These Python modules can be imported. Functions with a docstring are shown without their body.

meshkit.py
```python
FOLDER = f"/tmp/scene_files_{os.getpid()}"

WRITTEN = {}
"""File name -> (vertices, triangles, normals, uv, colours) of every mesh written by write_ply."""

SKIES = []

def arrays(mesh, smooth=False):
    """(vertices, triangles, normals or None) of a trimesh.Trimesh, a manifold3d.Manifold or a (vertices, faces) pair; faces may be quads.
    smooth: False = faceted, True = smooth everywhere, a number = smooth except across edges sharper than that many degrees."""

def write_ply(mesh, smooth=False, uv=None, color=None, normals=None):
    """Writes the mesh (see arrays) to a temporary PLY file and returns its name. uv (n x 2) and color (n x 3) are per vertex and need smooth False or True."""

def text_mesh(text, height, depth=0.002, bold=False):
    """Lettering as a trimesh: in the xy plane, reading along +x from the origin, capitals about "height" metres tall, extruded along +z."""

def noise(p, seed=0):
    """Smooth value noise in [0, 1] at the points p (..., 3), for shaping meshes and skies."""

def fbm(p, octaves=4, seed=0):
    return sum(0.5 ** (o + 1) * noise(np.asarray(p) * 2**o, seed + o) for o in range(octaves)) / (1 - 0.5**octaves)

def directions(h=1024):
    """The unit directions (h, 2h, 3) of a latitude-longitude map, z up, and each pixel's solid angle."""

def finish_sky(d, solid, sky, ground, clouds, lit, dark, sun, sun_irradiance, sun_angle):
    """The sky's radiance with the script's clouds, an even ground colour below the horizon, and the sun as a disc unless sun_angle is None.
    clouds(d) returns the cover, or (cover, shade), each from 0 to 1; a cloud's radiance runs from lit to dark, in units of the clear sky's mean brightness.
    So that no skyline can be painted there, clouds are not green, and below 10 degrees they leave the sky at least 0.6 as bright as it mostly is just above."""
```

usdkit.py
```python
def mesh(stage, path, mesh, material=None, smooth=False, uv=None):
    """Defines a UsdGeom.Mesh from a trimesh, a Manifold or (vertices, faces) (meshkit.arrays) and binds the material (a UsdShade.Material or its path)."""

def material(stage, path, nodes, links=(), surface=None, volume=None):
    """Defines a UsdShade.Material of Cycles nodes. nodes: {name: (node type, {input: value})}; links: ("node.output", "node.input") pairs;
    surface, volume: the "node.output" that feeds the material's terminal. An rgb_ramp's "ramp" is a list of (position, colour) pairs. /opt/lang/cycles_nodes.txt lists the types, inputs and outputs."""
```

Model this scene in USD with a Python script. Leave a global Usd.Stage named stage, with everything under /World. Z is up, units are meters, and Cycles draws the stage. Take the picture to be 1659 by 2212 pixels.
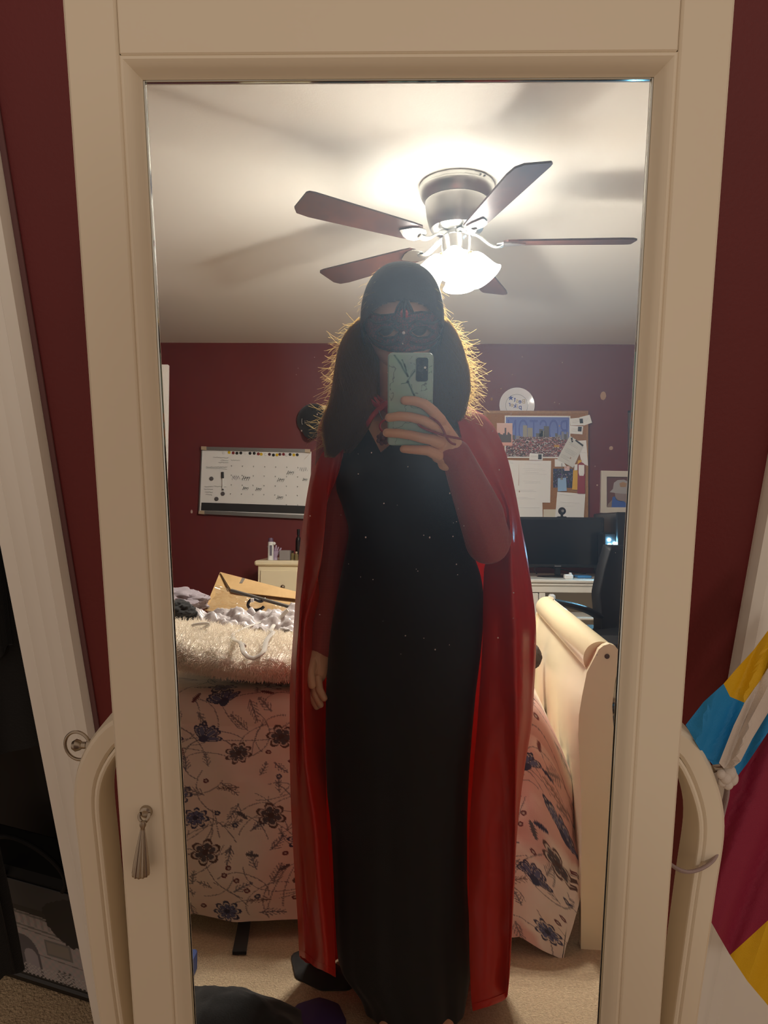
"""A bedroom seen in a tilting jewellery-armoire mirror.  World = the looking-glass room seen in the mirror, upright (z up, metres);
the mirror frame and the wall, closet and flag around it stand on the near side, tilted by twice the mirror's own tilt."""
import math, random
import numpy as np, trimesh, shapely, usdkit, meshkit
import shapely.geometry as sg
import manifold3d as m3
from pxr import Usd, UsdGeom, UsdLux, Gf, Sdf, Vt, UsdShade
stage = Usd.Stage.CreateInMemory()
UsdGeom.Xform.Define(stage, '/World'); UsdGeom.Scope.Define(stage, '/World/Looks')
rad, sin, cos, pi = math.radians, math.sin, math.cos, math.pi
A = np.array
rng = np.random.default_rng(7); random.seed(7)

# ------------------------------------------------------------------ camera
FPX, CX, CY, HC = 1660., 829.5, 1106., 1.07           # focal length in picture widths of 1659, camera height above the mirrored floor
def cam_axes(pitch, yaw_left, roll):
    e, a, r = rad(pitch), rad(yaw_left), rad(roll)
    R0 = A([cos(a), sin(a), 0]); F = A([-sin(a) * cos(e), cos(a) * cos(e), sin(e)]); D0 = np.cross(F, R0)
    R1 = R0 * cos(r) - D0 * sin(r); D1 = D0 * cos(r) + R0 * sin(r)
    return np.stack([R1, D1, F], 1)                    # columns right, down, forward
RV = cam_axes(1.17, .93, .45)
CAM = A([0, 0, HC])
cam = UsdGeom.Camera.Define(stage, '/World/camera')
Mx = np.eye(4); Mx[:3, 0] = RV[:, 0]; Mx[:3, 1] = -RV[:, 1]; Mx[:3, 2] = -RV[:, 2]; Mx[:3, 3] = CAM
cam.AddTransformOp().Set(Gf.Matrix4d(*Mx.T.ravel().tolist()))
cam.CreateHorizontalApertureAttr(36.0); cam.CreateFocalLengthAttr(36.0 * FPX / 1659)
cam.CreateClippingRangeAttr(Gf.Vec2f(.02, 200)); cam.CreateExposureAttr(.6)

def ray(px, py): return RV @ A([(px - CX) / FPX, (py - CY) / FPX, 1.])
def at(px, py, Y):                                     # the point of the plane y = Y seen at a pixel
    d = ray(px, py); return CAM + d * (Y / d[1])
# mirror plane: measured pose in camera axes
Nc, Uc, Dc = A([.01172, -.17956, .98368]), A([.99993, .00069, -.01178]), A([.00143, .98375, .17956])
DM = .66
n_, u_, d_ = RV @ Nc, RV @ Uc, RV @ Dc
def M(x, y, z): return CAM + n_ * (DM - z) + u_ * x - d_ * y        # mirror coordinates: x right, y up the mirror, z out of it, origin before the lens
def MA(P): P = np.asarray(P, float); return CAM + n_ * (DM - P[..., 2:3]) + u_ * P[..., 0:1] - d_ * P[..., 1:2]
def mxy(px, py, z=0.):                                 # pixel -> mirror coordinates on the plane z
    d = ray(px, py); P = d * ((DM - z) / (d @ n_)); return A([P @ u_, -(P @ d_), z])
# near side (the wall the mirror leans towards): its own upright axes
RR = cam_axes(-20.6, .68, -.27); Q = RV @ RR.T; HR = 1.334
def RA(P): P = np.asarray(P, float); return (P - A([0, 0, HR])) @ Q.T + CAM
def atR(px, py, yr):                                   # pixel -> near-side coordinates on the plane y = yr
    d = RR @ A([(px - CX) / FPX, (py - CY) / FPX, 1.]); return A([0, 0, HR]) + d * (yr / d[1])
def atRf(px, py, zr=0.):
    d = RR @ A([(px - CX) / FPX, (py - CY) / FPX, 1.]); return A([0, 0, HR]) + d * ((zr - HR) / d[2])

# ------------------------------------------------------------------ light
LAMP = A([.232, 3.05, 2.03])                           # the ceiling fan's light kit (its shades emit; see the fan)
BULB = 950.                                            # radiance of each bulb below its glass shade
LAMP_R = LAMP - 2 * ((LAMP - CAM) @ n_ - DM) * n_      # where that lamp stands on the near side
sl = UsdLux.SphereLight.Define(stage, '/World/room_lamp'); sl.CreateRadiusAttr(.13); sl.CreateIntensityAttr(27.); sl.CreateColorAttr(Gf.Vec3f(1, .91, .79))
sl.AddTranslateOp().Set(Gf.Vec3d(*LAMP_R.tolist()))
dome = UsdLux.DomeLight.Define(stage, '/World/room_bounce'); dome.CreateIntensityAttr(.09); dome.CreateColorAttr(Gf.Vec3f(1, .78, .62))

# ------------------------------------------------------------------ materials
def lin(h):
    if not isinstance(h, str): return tuple(h)
    c = A([int(h[i:i + 2], 16) for i in (0, 2, 4)]) / 255.
    return tuple(np.where(c < .04045, c / 12.92, ((c + .055) / 1.055) ** 2.4))
def linA(c): c = np.asarray(c, float); return np.where(c < .04045, c / 12.92, ((c + .055) / 1.055) ** 2.4)
def mat(name, col, rough=.5, metal=0., bump=None, var=None, **kw):
    """bump: (scale, strength[, distance]); var: (scale, second colour); col may be 'col' = the mesh's own colours"""
    n = {'p': ('principled_bsdf', {'roughness': rough, 'metallic': metal, **kw})}; l = []
    n['g'] = ('geometry', {})
    if col == 'col':
        n['a'] = ('attribute', {'attribute': 'col'}); l.append(('a.color', 'p.base_color'))
    elif var:
        n['t'] = ('noise_texture', {'scale': var[0], 'detail': 4., 'roughness': .6}); n['r'] = ('rgb_ramp', {'ramp': [(.35, lin(col)), (.65, lin(var[1]))]})
        l += [('g.position', 't.vector'), ('t.fac', 'r.fac'), ('r.color', 'p.base_color')]
    else: n['p'][1]['base_color'] = lin(col)
    if bump:
        n['b'] = ('noise_texture', {'scale': bump[0], 'detail': 3.}); n['bb'] = ('bump', {'strength': bump[1], 'distance': bump[2] if len(bump) > 2 else .002})
        l += [('g.position', 'b.vector'), ('b.fac', 'bb.height'), ('bb.normal', 'p.normal')]
    return usdkit.material(stage, '/World/Looks/' + name, n, l, surface='p.BSDF')
def emit(name, col, s): return usdkit.material(stage, '/World/Looks/' + name, {'e': ('emission', {'color': lin(col), 'strength': s})}, surface='e.emission')
def clear(name, fac, rough=.05, col='ffffff', ior=1.45):
    return usdkit.material(stage, '/World/Looks/' + name, {'t': ('transparent_bsdf', {'color': lin(col)}), 'g': ('glossy_bsdf', {'color': (1, 1, 1), 'roughness': rough}), 'f': ('fresnel', {'IOR': ior}), 'm': ('mix_closure', {})},
        [('f.fac', 'm.fac'), ('t.BSDF', 'm.closure1'), ('g.BSDF', 'm.closure2')], surface='m.closure')
K = {}
K['cream'] = mat('cream_paint', 'e3d6bf', .38, bump=(60, .08))
K['cream_in'] = mat('cream_wood', 'efe2c0', .3, bump=(30, .04))
K['white'] = mat('white_paint', 'eae6de', .4, bump=(40, .1))
K['red'] = mat('red_wall_paint', '6a171a', .55, bump=(220, .12), var=(3., '651618'))
K['ceil'] = mat('ceiling_paint', 'e9e6dc', .8, bump=(160, .15))
K['carpet'] = mat('beige_carpet', 'b79f80', .95, bump=(230, .9, .006), var=(140., 'd0b896'))
K['nickel'] = mat('brushed_nickel', 'd4d3cf', .33, 1.)
K['antique'] = mat('antique_nickel', 'a89c8c', .3, 1.)
K['wood'] = mat('dark_walnut', '4a2b22', .38, var=(18., '3b211b'))
K['black'] = mat('black_plastic', '101012', .35)
K['dull'] = mat('dull_black', '0b0b0c', .8)
K['cloth'] = mat('black_cloth', '0c0c0d', .9, bump=(300, .3), sheen_weight=.15, sheen_roughness=.5)
K['paper'] = mat('white_paper', 'e9e9e6', .7)
K['col'] = mat('printed', 'col', .6)
K['colgloss'] = mat('printed_gloss', 'col', .25)
K['shade'] = emit('lit_glass_shade', (1, .94, .85), 24.)
K['skin'] = mat('skin', 'd9a583', .5, bump=(350, .08), subsurface_weight=.12, subsurface_radius=(1, .35, .2), subsurface_scale=.006)
K['grey'] = mat('grey_metal', '8a8a88', .4, .7)

# ------------------------------------------------------------------ scene helpers
used = {}
def uname(parent, name):
    k = parent + '/' + name; used[k] = used.get(k, -1) + 1
    return k if used[k] == 0 else f'{k}_{used[k]:03d}'
def tag(p, label=None, cat=None, group=None, kind=None):
    for k, v in (('label', label), ('category', cat), ('group', group), ('kind', kind)):
        if v: p.SetCustomDataByKey(k, v)
class thing:
    def __init__(s, name, label, cat, base=(0, 0, 0), group=None, kind=None):
        s.path = uname('/World', name); s.base = A(base, float)
        s.x = UsdGeom.Xform.Define(stage, s.path); s.x.AddTranslateOp().Set(Gf.Vec3d(*s.base.tolist()))
        tag(s.x.GetPrim(), label, cat, group, kind)
    def part(s, name, mesh, m, smooth=30, label=None, under=None, col=None, kind=None):
        return put(uname(under or s.path, name), mesh, m, smooth, s.base, label=label, col=col, kind=kind)
def put(path, mesh, m, smooth=30, base=(0, 0, 0), label=None, cat=None, group=None, kind=None, col=None):
    if isinstance(mesh, list): mesh = trimesh.util.concatenate([tm(q) for q in mesh])
    mesh = tm(mesh); v = np.asarray(mesh.vertices) - A(base)
    if col is not None: smooth = bool(smooth)
    g = usdkit.mesh(stage, path, trimesh.Trimesh(v, mesh.faces, process=False), K[m] if isinstance(m, str) else m, smooth=smooth)
    if col is not None:
        UsdGeom.PrimvarsAPI(g).CreatePrimvar('col', Sdf.ValueTypeNames.Color3fArray, 'vertex').Set(Vt.Vec3fArray.FromNumpy(np.asarray(col, np.float32)))
    tag(g.GetPrim(), label, cat, group, kind); return path
def solo(name, mesh, m, label, cat, group=None, kind=None, smooth=30, col=None):
    if isinstance(mesh, list): mesh = trimesh.util.concatenate([tm(q) for q in mesh])
    mesh = tm(mesh); b = mesh.bounds; base = A([(b[0, 0] + b[1, 0]) / 2, (b[0, 1] + b[1, 1]) / 2, b[0, 2]])
    path = put(uname('/World', name), mesh, m, smooth, base, label, cat, group, kind, col)
    UsdGeom.Xformable(stage.GetPrimAtPath(path)).AddTranslateOp().Set(Gf.Vec3d(*base.tolist())); return path
def struct(name, mesh, m, smooth=30, label=None): return put('/World/' + name, mesh, m, smooth, kind='structure', label=label)
def copy_of(src, name, mat4, label, cat, group=None):
    p = stage.DefinePrim(uname('/World', name), 'Xform'); p.GetReferences().AddInternalReference(src); p.SetInstanceable(True)
    x = UsdGeom.Xformable(p); x.ClearXformOpOrder(); x.AddTransformOp().Set(Gf.Matrix4d(*A(mat4).T.ravel().tolist())); tag(p, label, cat, group); return p

# ------------------------------------------------------------------ mesh helpers
def tm(q):
    if isinstance(q, trimesh.Trimesh): return q
    if isinstance(q, m3.Manifold): k = q.to_mesh(); return trimesh.Trimesh(k.vert_properties[:, :3], k.tri_verts, process=False)
    v, f, _ = meshkit.arrays(q); return trimesh.Trimesh(v, f, process=False)
def mf(t): return m3.Manifold(m3.Mesh(np.asarray(t.vertices, np.float32), np.asarray(t.faces, np.uint32)))
def xf(mesh, f): mesh = tm(mesh); return trimesh.Trimesh(f(np.asarray(mesh.vertices)), mesh.faces, process=False)
def cbox(lo, hi, c=.003, f=None):
    lo, hi = A(lo, float), A(hi, float); lo, hi = np.minimum(lo, hi), np.maximum(lo, hi); c = min(c, .45 * (hi - lo).min()); P = []
    for k in range(3):
        a, b = lo + c, hi - c; a, b = a.copy(), b.copy(); a[k], b[k] = lo[k], hi[k]
        P += [[x, y, z] for x in (a[0], b[0]) for y in (a[1], b[1]) for z in (a[2], b[2])]
    h = trimesh.convex.convex_hull(A(P)); return xf(h, f) if f else h
def sph(c, r, s=3, sc=(1, 1, 1)):
    q = trimesh.creation.icosphere(s, r); q.vertices = q.vertices * A(sc) + A(c); return q
def lathe(prof, n=32, base=(0, 0, 0), flute=None):
    prof = A(prof, float); th = np.arange(n) / n * 2 * pi; R = prof[:, :1]; r = R * (1 + (flute(th)[None] if flute else 0))
    P = np.stack([r * np.cos(th), r * np.sin(th), np.repeat(prof[:, 1:], n, 1)], -1); v = P.reshape(-1, 3); f = []
    for i in range(len(prof) - 1):
        a = i * n + np.arange(n); b = i * n + (np.arange(n) + 1) % n; f += [np.stack([a, b, b + n, a + n], 1)]
    return tm((v + A(base), np.vstack(f)))
def frames(P):
    t = np.gradient(P, axis=0); t /= np.linalg.norm(t, axis=1, keepdims=True) + 1e-12; a = np.cross(t[0], [0, 0, 1.] if abs(t[0, 2]) < .9 else [1., 0, 0]); out = []
    for k in t:
        a = a - k * (a @ k); a /= np.linalg.norm(a) + 1e-12; out.append(a)
    a = A(out); return t, a, np.cross(t, a)
def loft(R, close=True):
    R = np.asarray(R, float); k, n = R.shape[:2]; v = R.reshape(-1, 3); f = []
    for i in range(k - 1):
        a = i * n + np.arange(n); b = i * n + (np.arange(n) + 1) % n; f.append(np.stack([a, b, b + n, a + n], 1))
    f = np.vstack(f); f = np.vstack([f[:, [0, 1, 2]], f[:, [0, 2, 3]]])
    if close:
        c0, c1 = len(v), len(v) + 1; v = np.vstack([v, R[0].mean(0), R[-1].mean(0)]); a = np.arange(n); b = (a + 1) % n
        f = np.vstack([f, np.stack([b, a, a * 0 + c0], 1), np.stack([a + (k - 1) * n, b + (k - 1) * n, a * 0 + c1], 1)])
    return trimesh.Trimesh(v, f, process=False)
def smoothpath(P, n=8):
    P = A(P, float); 
    if len(P) < 3: return P
    from scipy.interpolate import CubicSpline
    s = np.r_[0, np.cumsum(np.linalg.norm(np.diff(P, axis=0), axis=1))]; return CubicSpline(s, P)(np.linspace(0, s[-1], n * (len(P) - 1) + 1))
def tube(P, r, n=10, flat=(1, 1)):
    P = A(P, float); r = np.broadcast_to(np.asarray(r, float), (len(P),)); t, a, b = frames(P); th = np.arange(n) / n * 2 * pi
    return loft(P[:, None] + r[:, None, None] * (np.cos(th)[None, :, None] * flat[0] * a[:, None] + np.sin(th)[None, :, None] * flat[1] * b[:, None]))
def sweep(P, prof, side):
    """profile points (s, t) swept along P; s runs along the projected `side` direction, t along side x tangent"""
    P = A(P, float); t = np.gradient(P, axis=0); t /= np.linalg.norm(t, axis=1, keepdims=True); side = np.broadcast_to(A(side, float), P.shape)
    s = side - t * (side * t).sum(1, keepdims=True); s /= np.linalg.norm(s, axis=1, keepdims=True); w = np.cross(s, t)
    return loft(P[:, None] + A(prof)[None, :, :1] * s[:, None] + A(prof)[None, :, 1:] * w[:, None])
def sheet(P, t=.002):
    """closed solid of thickness t from a grid of points (nu, nv, 3)"""
    P = np.asarray(P, float); nu, nv = P.shape[:2]; N = np.cross(np.gradient(P, axis=0), np.gradient(P, axis=1)); N /= np.linalg.norm(N, axis=2, keepdims=True) + 1e-12
    v = np.vstack([(P + N * t / 2).reshape(-1, 3), (P - N * t / 2).reshape(-1, 3)]); i, j = np.meshgrid(np.arange(nu - 1), np.arange(nv - 1), indexing='ij'); a = (i * nv + j).ravel()
    q = np.stack([a, a + nv, a + nv + 1, a + 1], 1); o = nu * nv; f = [q, q[:, ::-1] + o]
    for e in (np.arange(nv), (nu - 1) * nv + np.arange(nv)[::-1], np.arange(nu)[::-1] * nv, np.arange(nu) * nv + nv - 1): f.append(np.stack([e[:-1], e[1:], e[1:] + o, e[:-1] + o], 1))
    return tm((v, np.vstack(f)))
def poly3(pts, t, fn=None, refine=None, holes=()):
    """polygon (2D points or shapely) extruded by t, optionally refined, mapped through fn(x, y, z) -> points"""
    g = pts if hasattr(pts, 'geom_type') else sg.Polygon(pts, holes); g = g.buffer(0)
    ms = [trimesh.creation.extrude_polygon(k, t, engine='earcut') for k in getattr(g, 'geoms', [g])]; q = trimesh.util.concatenate(ms)
    if refine: q = tm(mf(q).refine_to_length(refine))
    return xf(q, fn) if fn else q
def plate(px, Y, t, fn=None):                          # a polygon given in pixels standing in the plane y = Y, thickness t towards the room
    P = A([at(x, y, Y) for x, y in px]); q = trimesh.creation.extrude_polygon(sg.Polygon(P[:, [0, 2]]).buffer(0), t, engine='earcut')
    return xf(q, lambda v: np.stack([v[:, 0], Y - v[:, 2], v[:, 1]], 1))
def grid2(x0, x1, z0, z1, nx, nz):
    X, Z = np.meshgrid(np.linspace(x0, x1, nx), np.linspace(z0, z1, nz), indexing='ij'); return X, Z
def text_on(text, h, px, py, Y, mirror=True, depth=.0006, bold=False, rot=0.):
    q = meshkit.text_mesh(text, h, depth, bold); v = q.vertices.copy(); w = v[:, 0].max(); o = at(px, py, Y)
    x = (w / 2 - v[:, 0]) if mirror else (v[:, 0] - w / 2); z = v[:, 1] - h / 2; c, s = cos(rad(rot)), sin(rad(rot))
    return trimesh.Trimesh(np.stack([o[0] + x * c - z * s, o[1] - v[:, 2], o[2] + x * s + z * c], 1), q.faces[:, ::-1] if mirror else q.faces, process=False)

# ================================================================== the setting: mirrored room
YW = 5.69; ZC = 2.44; XL, XR = -2.05, 2.75
def slab(lo, hi): return cbox(lo, hi, .0005)
struct('floor', slab((XL - .1, .93, -.1), (XR + .1, YW + .1, 0)), 'carpet', False, 'beige cut-pile carpet')
struct('ceiling', slab((XL - .1, .75, ZC), (XR + .1, YW + .1, ZC + .1)), 'ceil', False, 'plain off-white ceiling')
struct('wall_back', slab((XL - .1, YW, -.1), (XR + .1, YW + .1, ZC + .1)), 'red', False, 'deep red painted far wall')
struct('wall_left', slab((XL - .1, .9, -.1), (XL, YW, ZC + .1)), 'red', False)
struct('wall_right', slab((XR, .9, -.1), (XR + .1, YW, ZC + .1)), 'red', False)
# open bedroom door seen edge on at the left of the mirror
dx = at(363, 900, 4.55)[0]
d1 = UsdGeom.Xform.Define(stage, '/World/door_1').GetPrim(); tag(d1, 'white bedroom door standing open, only its edge in view', kind='structure')
put('/World/door_1/door_slab', slab((XL + .02, 4.53, .012), (dx, 4.565, 2.03)), 'white', False)
put('/World/door_1/hinge', [cbox((XL + .003, 4.535, z), (XL + .03, 4.56, z + .09), .001) for z in (.25, 1.0, 1.75)], 'nickel', False)

# ================================================================== near side: wall, closet, casings, door
def rbox(lo, hi, c=.002): return cbox(lo, hi, c, RA)
YR = .82
cxl = atR(96.5, 900, YR)[0]; cxr = atR(1588, 1376, YR)[0]
def wallpoly():                                         # the wall with an opening where the mirror hangs before it (wider below, as the mirror leans back)
    xz = lambda px, py: tuple(atR(px, py, YR)[[0, 2]])
    l0, l1, r0_, r1 = A(xz(225, 100)), A(xz(350, 2212)), A(xz(1497, 100)), A(xz(1358, 2212))
    ext = lambda a, b, z: a + (b - a) * ((z - a[1]) / (b[1] - a[1]))
    zt = xz(829, 70)[1]; o = sg.Polygon([ext(l0, l1, zt), ext(r0_, r1, zt), ext(r0_, r1, -.1), ext(l0, l1, -.1)])
    w = sg.box(cxl - .03, 0, cxr + .02, 2.44).union(sg.box(-2.2, 2.1, 2.2, 2.44)).union(sg.box(-2.2, 0, -1.75, 2.44)).union(sg.box(1.1, 0, 2.2, 2.44)).difference(o)
    return poly3(w, .08, lambda v: RA(np.stack([v[:, 0], YR + v[:, 2], v[:, 1]], 1)))
struct('wall_front', wallpoly(), 'red', False, 'deep red wall behind the mirror')
struct('floor_near', poly3(sg.box(-2.2, -2.0, 2.2, YR + .02).union(sg.box(-2.2, 0, cxl - .08, YR + .44)).difference(sg.box(-.42, .40, .44, 2)), .06, lambda v: RA(np.stack([v[:, 0], v[:, 1], v[:, 2] - .06], 1))), 'carpet', False, 'brown-beige carpet running into the closet')
def casing(name, x_in, sgn, label):
    # colonial profile: x across from the wall side, y relief
    pr = [(0, 0), (0, .006), (-.004, .016), (-.016, .018), (-.0185, .0145), (-.030, .0115), (-.036, .0125), (-.0375, .0095), (-.050, .0075), (-.056, .009), (-.058, .006), (-.058, 0)]
    v = []; n = len(pr)
    for z in (0, 2.14):
        for a, b in pr: v.append((x_in + sgn * a, YR - b, z))
    q = trimesh.creation.extrude_polygon(sg.Polygon([(x_in + sgn * a, YR - b) for a, b in pr]), 2.14, engine='earcut')
    return struct(name, [xf(q, RA), rbox((x_in - sgn * .057, YR - .004, 0), (x_in - sgn * .075, YR + .1, 2.14), .001)], 'white', 25, label)
casing('trim_1', cxl, 1, 'white moulded door casing beside the closet, left of the mirror')
casing('trim_2', cxr, -1, 'white moulded door casing right of the mirror')
struct('trim_3', rbox((cxl, YR - .003, 0), (cxl + .006, YR, 2.14), .0005), mat('mauve_caulk', '6a4648', .7), False, 'mauve unpainted strip between casing and red wall')
d2 = UsdGeom.Xform.Define(stage, '/World/door_2').GetPrim(); tag(d2, 'white door standing in its frame right of the mirror', kind='structure')
dr0 = cxr + .075
put('/World/door_2/door_slab', rbox((dr0, YR + .012, .01), (dr0 + .8, YR + .047, 2.08), .003), 'white', False)
put('/World/door_2/panel', rbox((dr0 + .10, YR + .006, .15), (dr0 + .68, YR + .016, 1.0), .006), 'white', False)
put('/World/door_2/panel_001', rbox((dr0 + .10, YR + .006, 1.15), (dr0 + .68, YR + .016, 1.95), .006), 'white', False)
cl = cxl - .076
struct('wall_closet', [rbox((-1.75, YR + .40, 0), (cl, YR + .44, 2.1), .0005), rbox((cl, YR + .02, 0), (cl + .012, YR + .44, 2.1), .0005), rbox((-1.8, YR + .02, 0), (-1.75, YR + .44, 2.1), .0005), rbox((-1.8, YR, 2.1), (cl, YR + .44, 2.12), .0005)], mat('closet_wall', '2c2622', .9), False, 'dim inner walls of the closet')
# black clothes hanging in the closet
def hanging(x0, x1, y, z0, z1, seed, wob=.02, tilt=0.):
    U, V = np.meshgrid(np.linspace(0, 1, 60), np.linspace(0, 1, 40), indexing='ij'); th = U * 2 * pi
    w = (x1 - x0) / 2; cxm = (x0 + x1) / 2; z = z1 + (z0 - z1) * V; sh = np.clip(V * 5, .18, 1) ** .6 * (1 + .12 * np.sin(3 * V))
    rr = 1 + .10 * np.sin(th * 5 + seed + V * 2) + .07 * np.sin(th * 9 + seed * 2 + 3 * V)
    P = np.stack([cxm + tilt * V + w * sh * rr * np.cos(th), y + wob * 3 * sh * rr * np.sin(th), z + .012 * np.sin(th * 3 + seed)], -1)
    return xf(loft(P.transpose(1, 0, 2)), RA)
xg = atR(40, 1500, .98)[0]
tg = thing('hanging_garment', 'long black coat hanging in the dark closet at the left edge', 'clothing', RA([[xg, .98, .55]])[0])
tg.part('coat_body', hanging(xg - .17, xg + .055, .965, .62, 1.62, 1., .022, -.02), 'cloth')
tg.part('sleeve', hanging(xg + .0, xg + .075, .93, .78, 1.5, 2.4, .012, -.04), 'cloth')
tg.part('hem_tail', hanging(atR(-110, 2000, .9)[0], atR(6, 2000, .9)[0], .91, atR(40, 2095, .91)[2], .8, 4., .01, .0), 'cloth')
tg.part('button', xf(lathe([(0, 0), (.008, .001), (.009, .004), (0, .006)], 16), lambda v: RA(A([atR(46, 1135, .915)]) + np.stack([v[:, 0], -v[:, 2], v[:, 1]], 1))), 'nickel')
solo('hanging_garment', [hanging(-1.15, -.80, 1.05, .5, 1.65, 5.2, .03)], 'cloth', 'black garment hanging deeper in the closet behind the coat', 'clothing')
# photo-print shopping bag on the closet floor
bP = [atRf(8, 2108), atRf(219, 2176)]; bx = (bP[1] - bP[0]); bl = np.linalg.norm(bx[:2]); bd = bx / bl; bn = A([-bd[1], bd[0], 0])
def BG(P): P = np.asarray(P, float); return RA(bP[0] + P[..., 0:1] * bd + P[..., 1:2] * bn + P[..., 2:3] * A([0, 0, 1.]) - A([0, 0, bP[0][2]]))
tb = thing('printed_bag', 'black shopping bag printed with a grey photograph of a stone arch on the closet floor', 'bag', RA([(bP[0] + bP[1]) / 2])[0])
bh = .215
tb.part('bag_body', xf(cbox((-.05, .004, .004), (bl + .004, .10, bh + .06), .01), BG), 'dull')
tb.part('bag_base', xf(cbox((-.055, -.002, 0), (bl + .008, .105, .022), .006), BG), 'black')
X, Z = grid2(-.045, bl, .022, bh + .045, 150, 140)
def archprint(x, z, W=bl, H=bh):
    u, v = (x + .0) / W, (z - .02) / H; s = np.stack([.03 + 0 * u] * 3, -1); stone = np.stack([.36 + .05 * np.sin(u * 90) * np.sin(v * 70), .33 + 0 * u, .34 + 0 * u], -1)
    body = (u > .12) & (u < .93) & (v < .80 - .06 * u) & (v > .05); s[body] = stone[body]
    for y0, h in ((.78, .025), (.64, .02), (.60, .012), (.34, .012)): s[body & (abs(v + .06 * u - y0) < h * .5)] = .16
    at_ = body & (v > .66 - .06 * u) & (np.sin(u * 95) > .2); s[at_] *= .8
    arch = (abs(u - .30) < .15) & (v < .30 + np.sqrt(np.maximum(.15 ** 2 - (u - .30) ** 2, 0)) * 1.4); s[arch & body] = (.10, .095, .11)
    arch2 = (abs(u - .36) < .07) & (v < .26 + np.sqrt(np.maximum(.07 ** 2 - (u - .36) ** 2, 0)) * 1.4); s[arch2 & body] = (.30, .28, .31)
    pan = body & (abs(u - .66) < .13) & (abs(v - .43) < .09); s[pan] = .17; s[pan & (abs(u - .66) < .11) & (abs(v - .43) < .07)] = (.24, .22, .20)
    sc = body & (abs(u - .68) < .09) & (v < .2); s[sc & (np.sin(u * 120 + 5 * np.sin(v * 60)) > .2)] = .10
    n = meshkit.fbm(np.stack([u * 9, v * 9, 0 * u], -1), 4, 3); tr = (u > .52) & (v > .42) & (((u - .86) / .27) ** 2 + ((v - .78) / .27) ** 2 + .9 * (n - .5) < 1); s[tr] = (.02, .02, .022)
    tr2 = (u < .3) & (v > .5) & (((u + .02) / .2) ** 2 + ((v - .9) / .25) ** 2 + .9 * (n - .5) < 1); s[tr2] = .015
    cr = (v < .14 + .04 * n) & (v > .04) & (np.sin(u * 160) * np.sin(v * 150 + 3 * n) > .1); s[cr] = (.42, .40, .40); s[v < .02] = .01
    s[(v > .84) & ~tr] = (.05, .05, .055); return s
P = BG(np.stack([X, 0 * X + .002, Z], -1)); sh_ = sheet(P, .002); c = archprint(X, Z).reshape(-1, 3)
tb.part('photo_print', sh_, 'col', True, col=np.vstack([c, c]))
tb.part('handle', xf(tube(smoothpath([(.06, .0, bh + .05), (.06, -.01, bh + .13), (.12, -.02, bh + .17), (.18, -.01, bh + .13), (.18, 0, bh + .05)]), .004), BG), 'dull')

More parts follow.
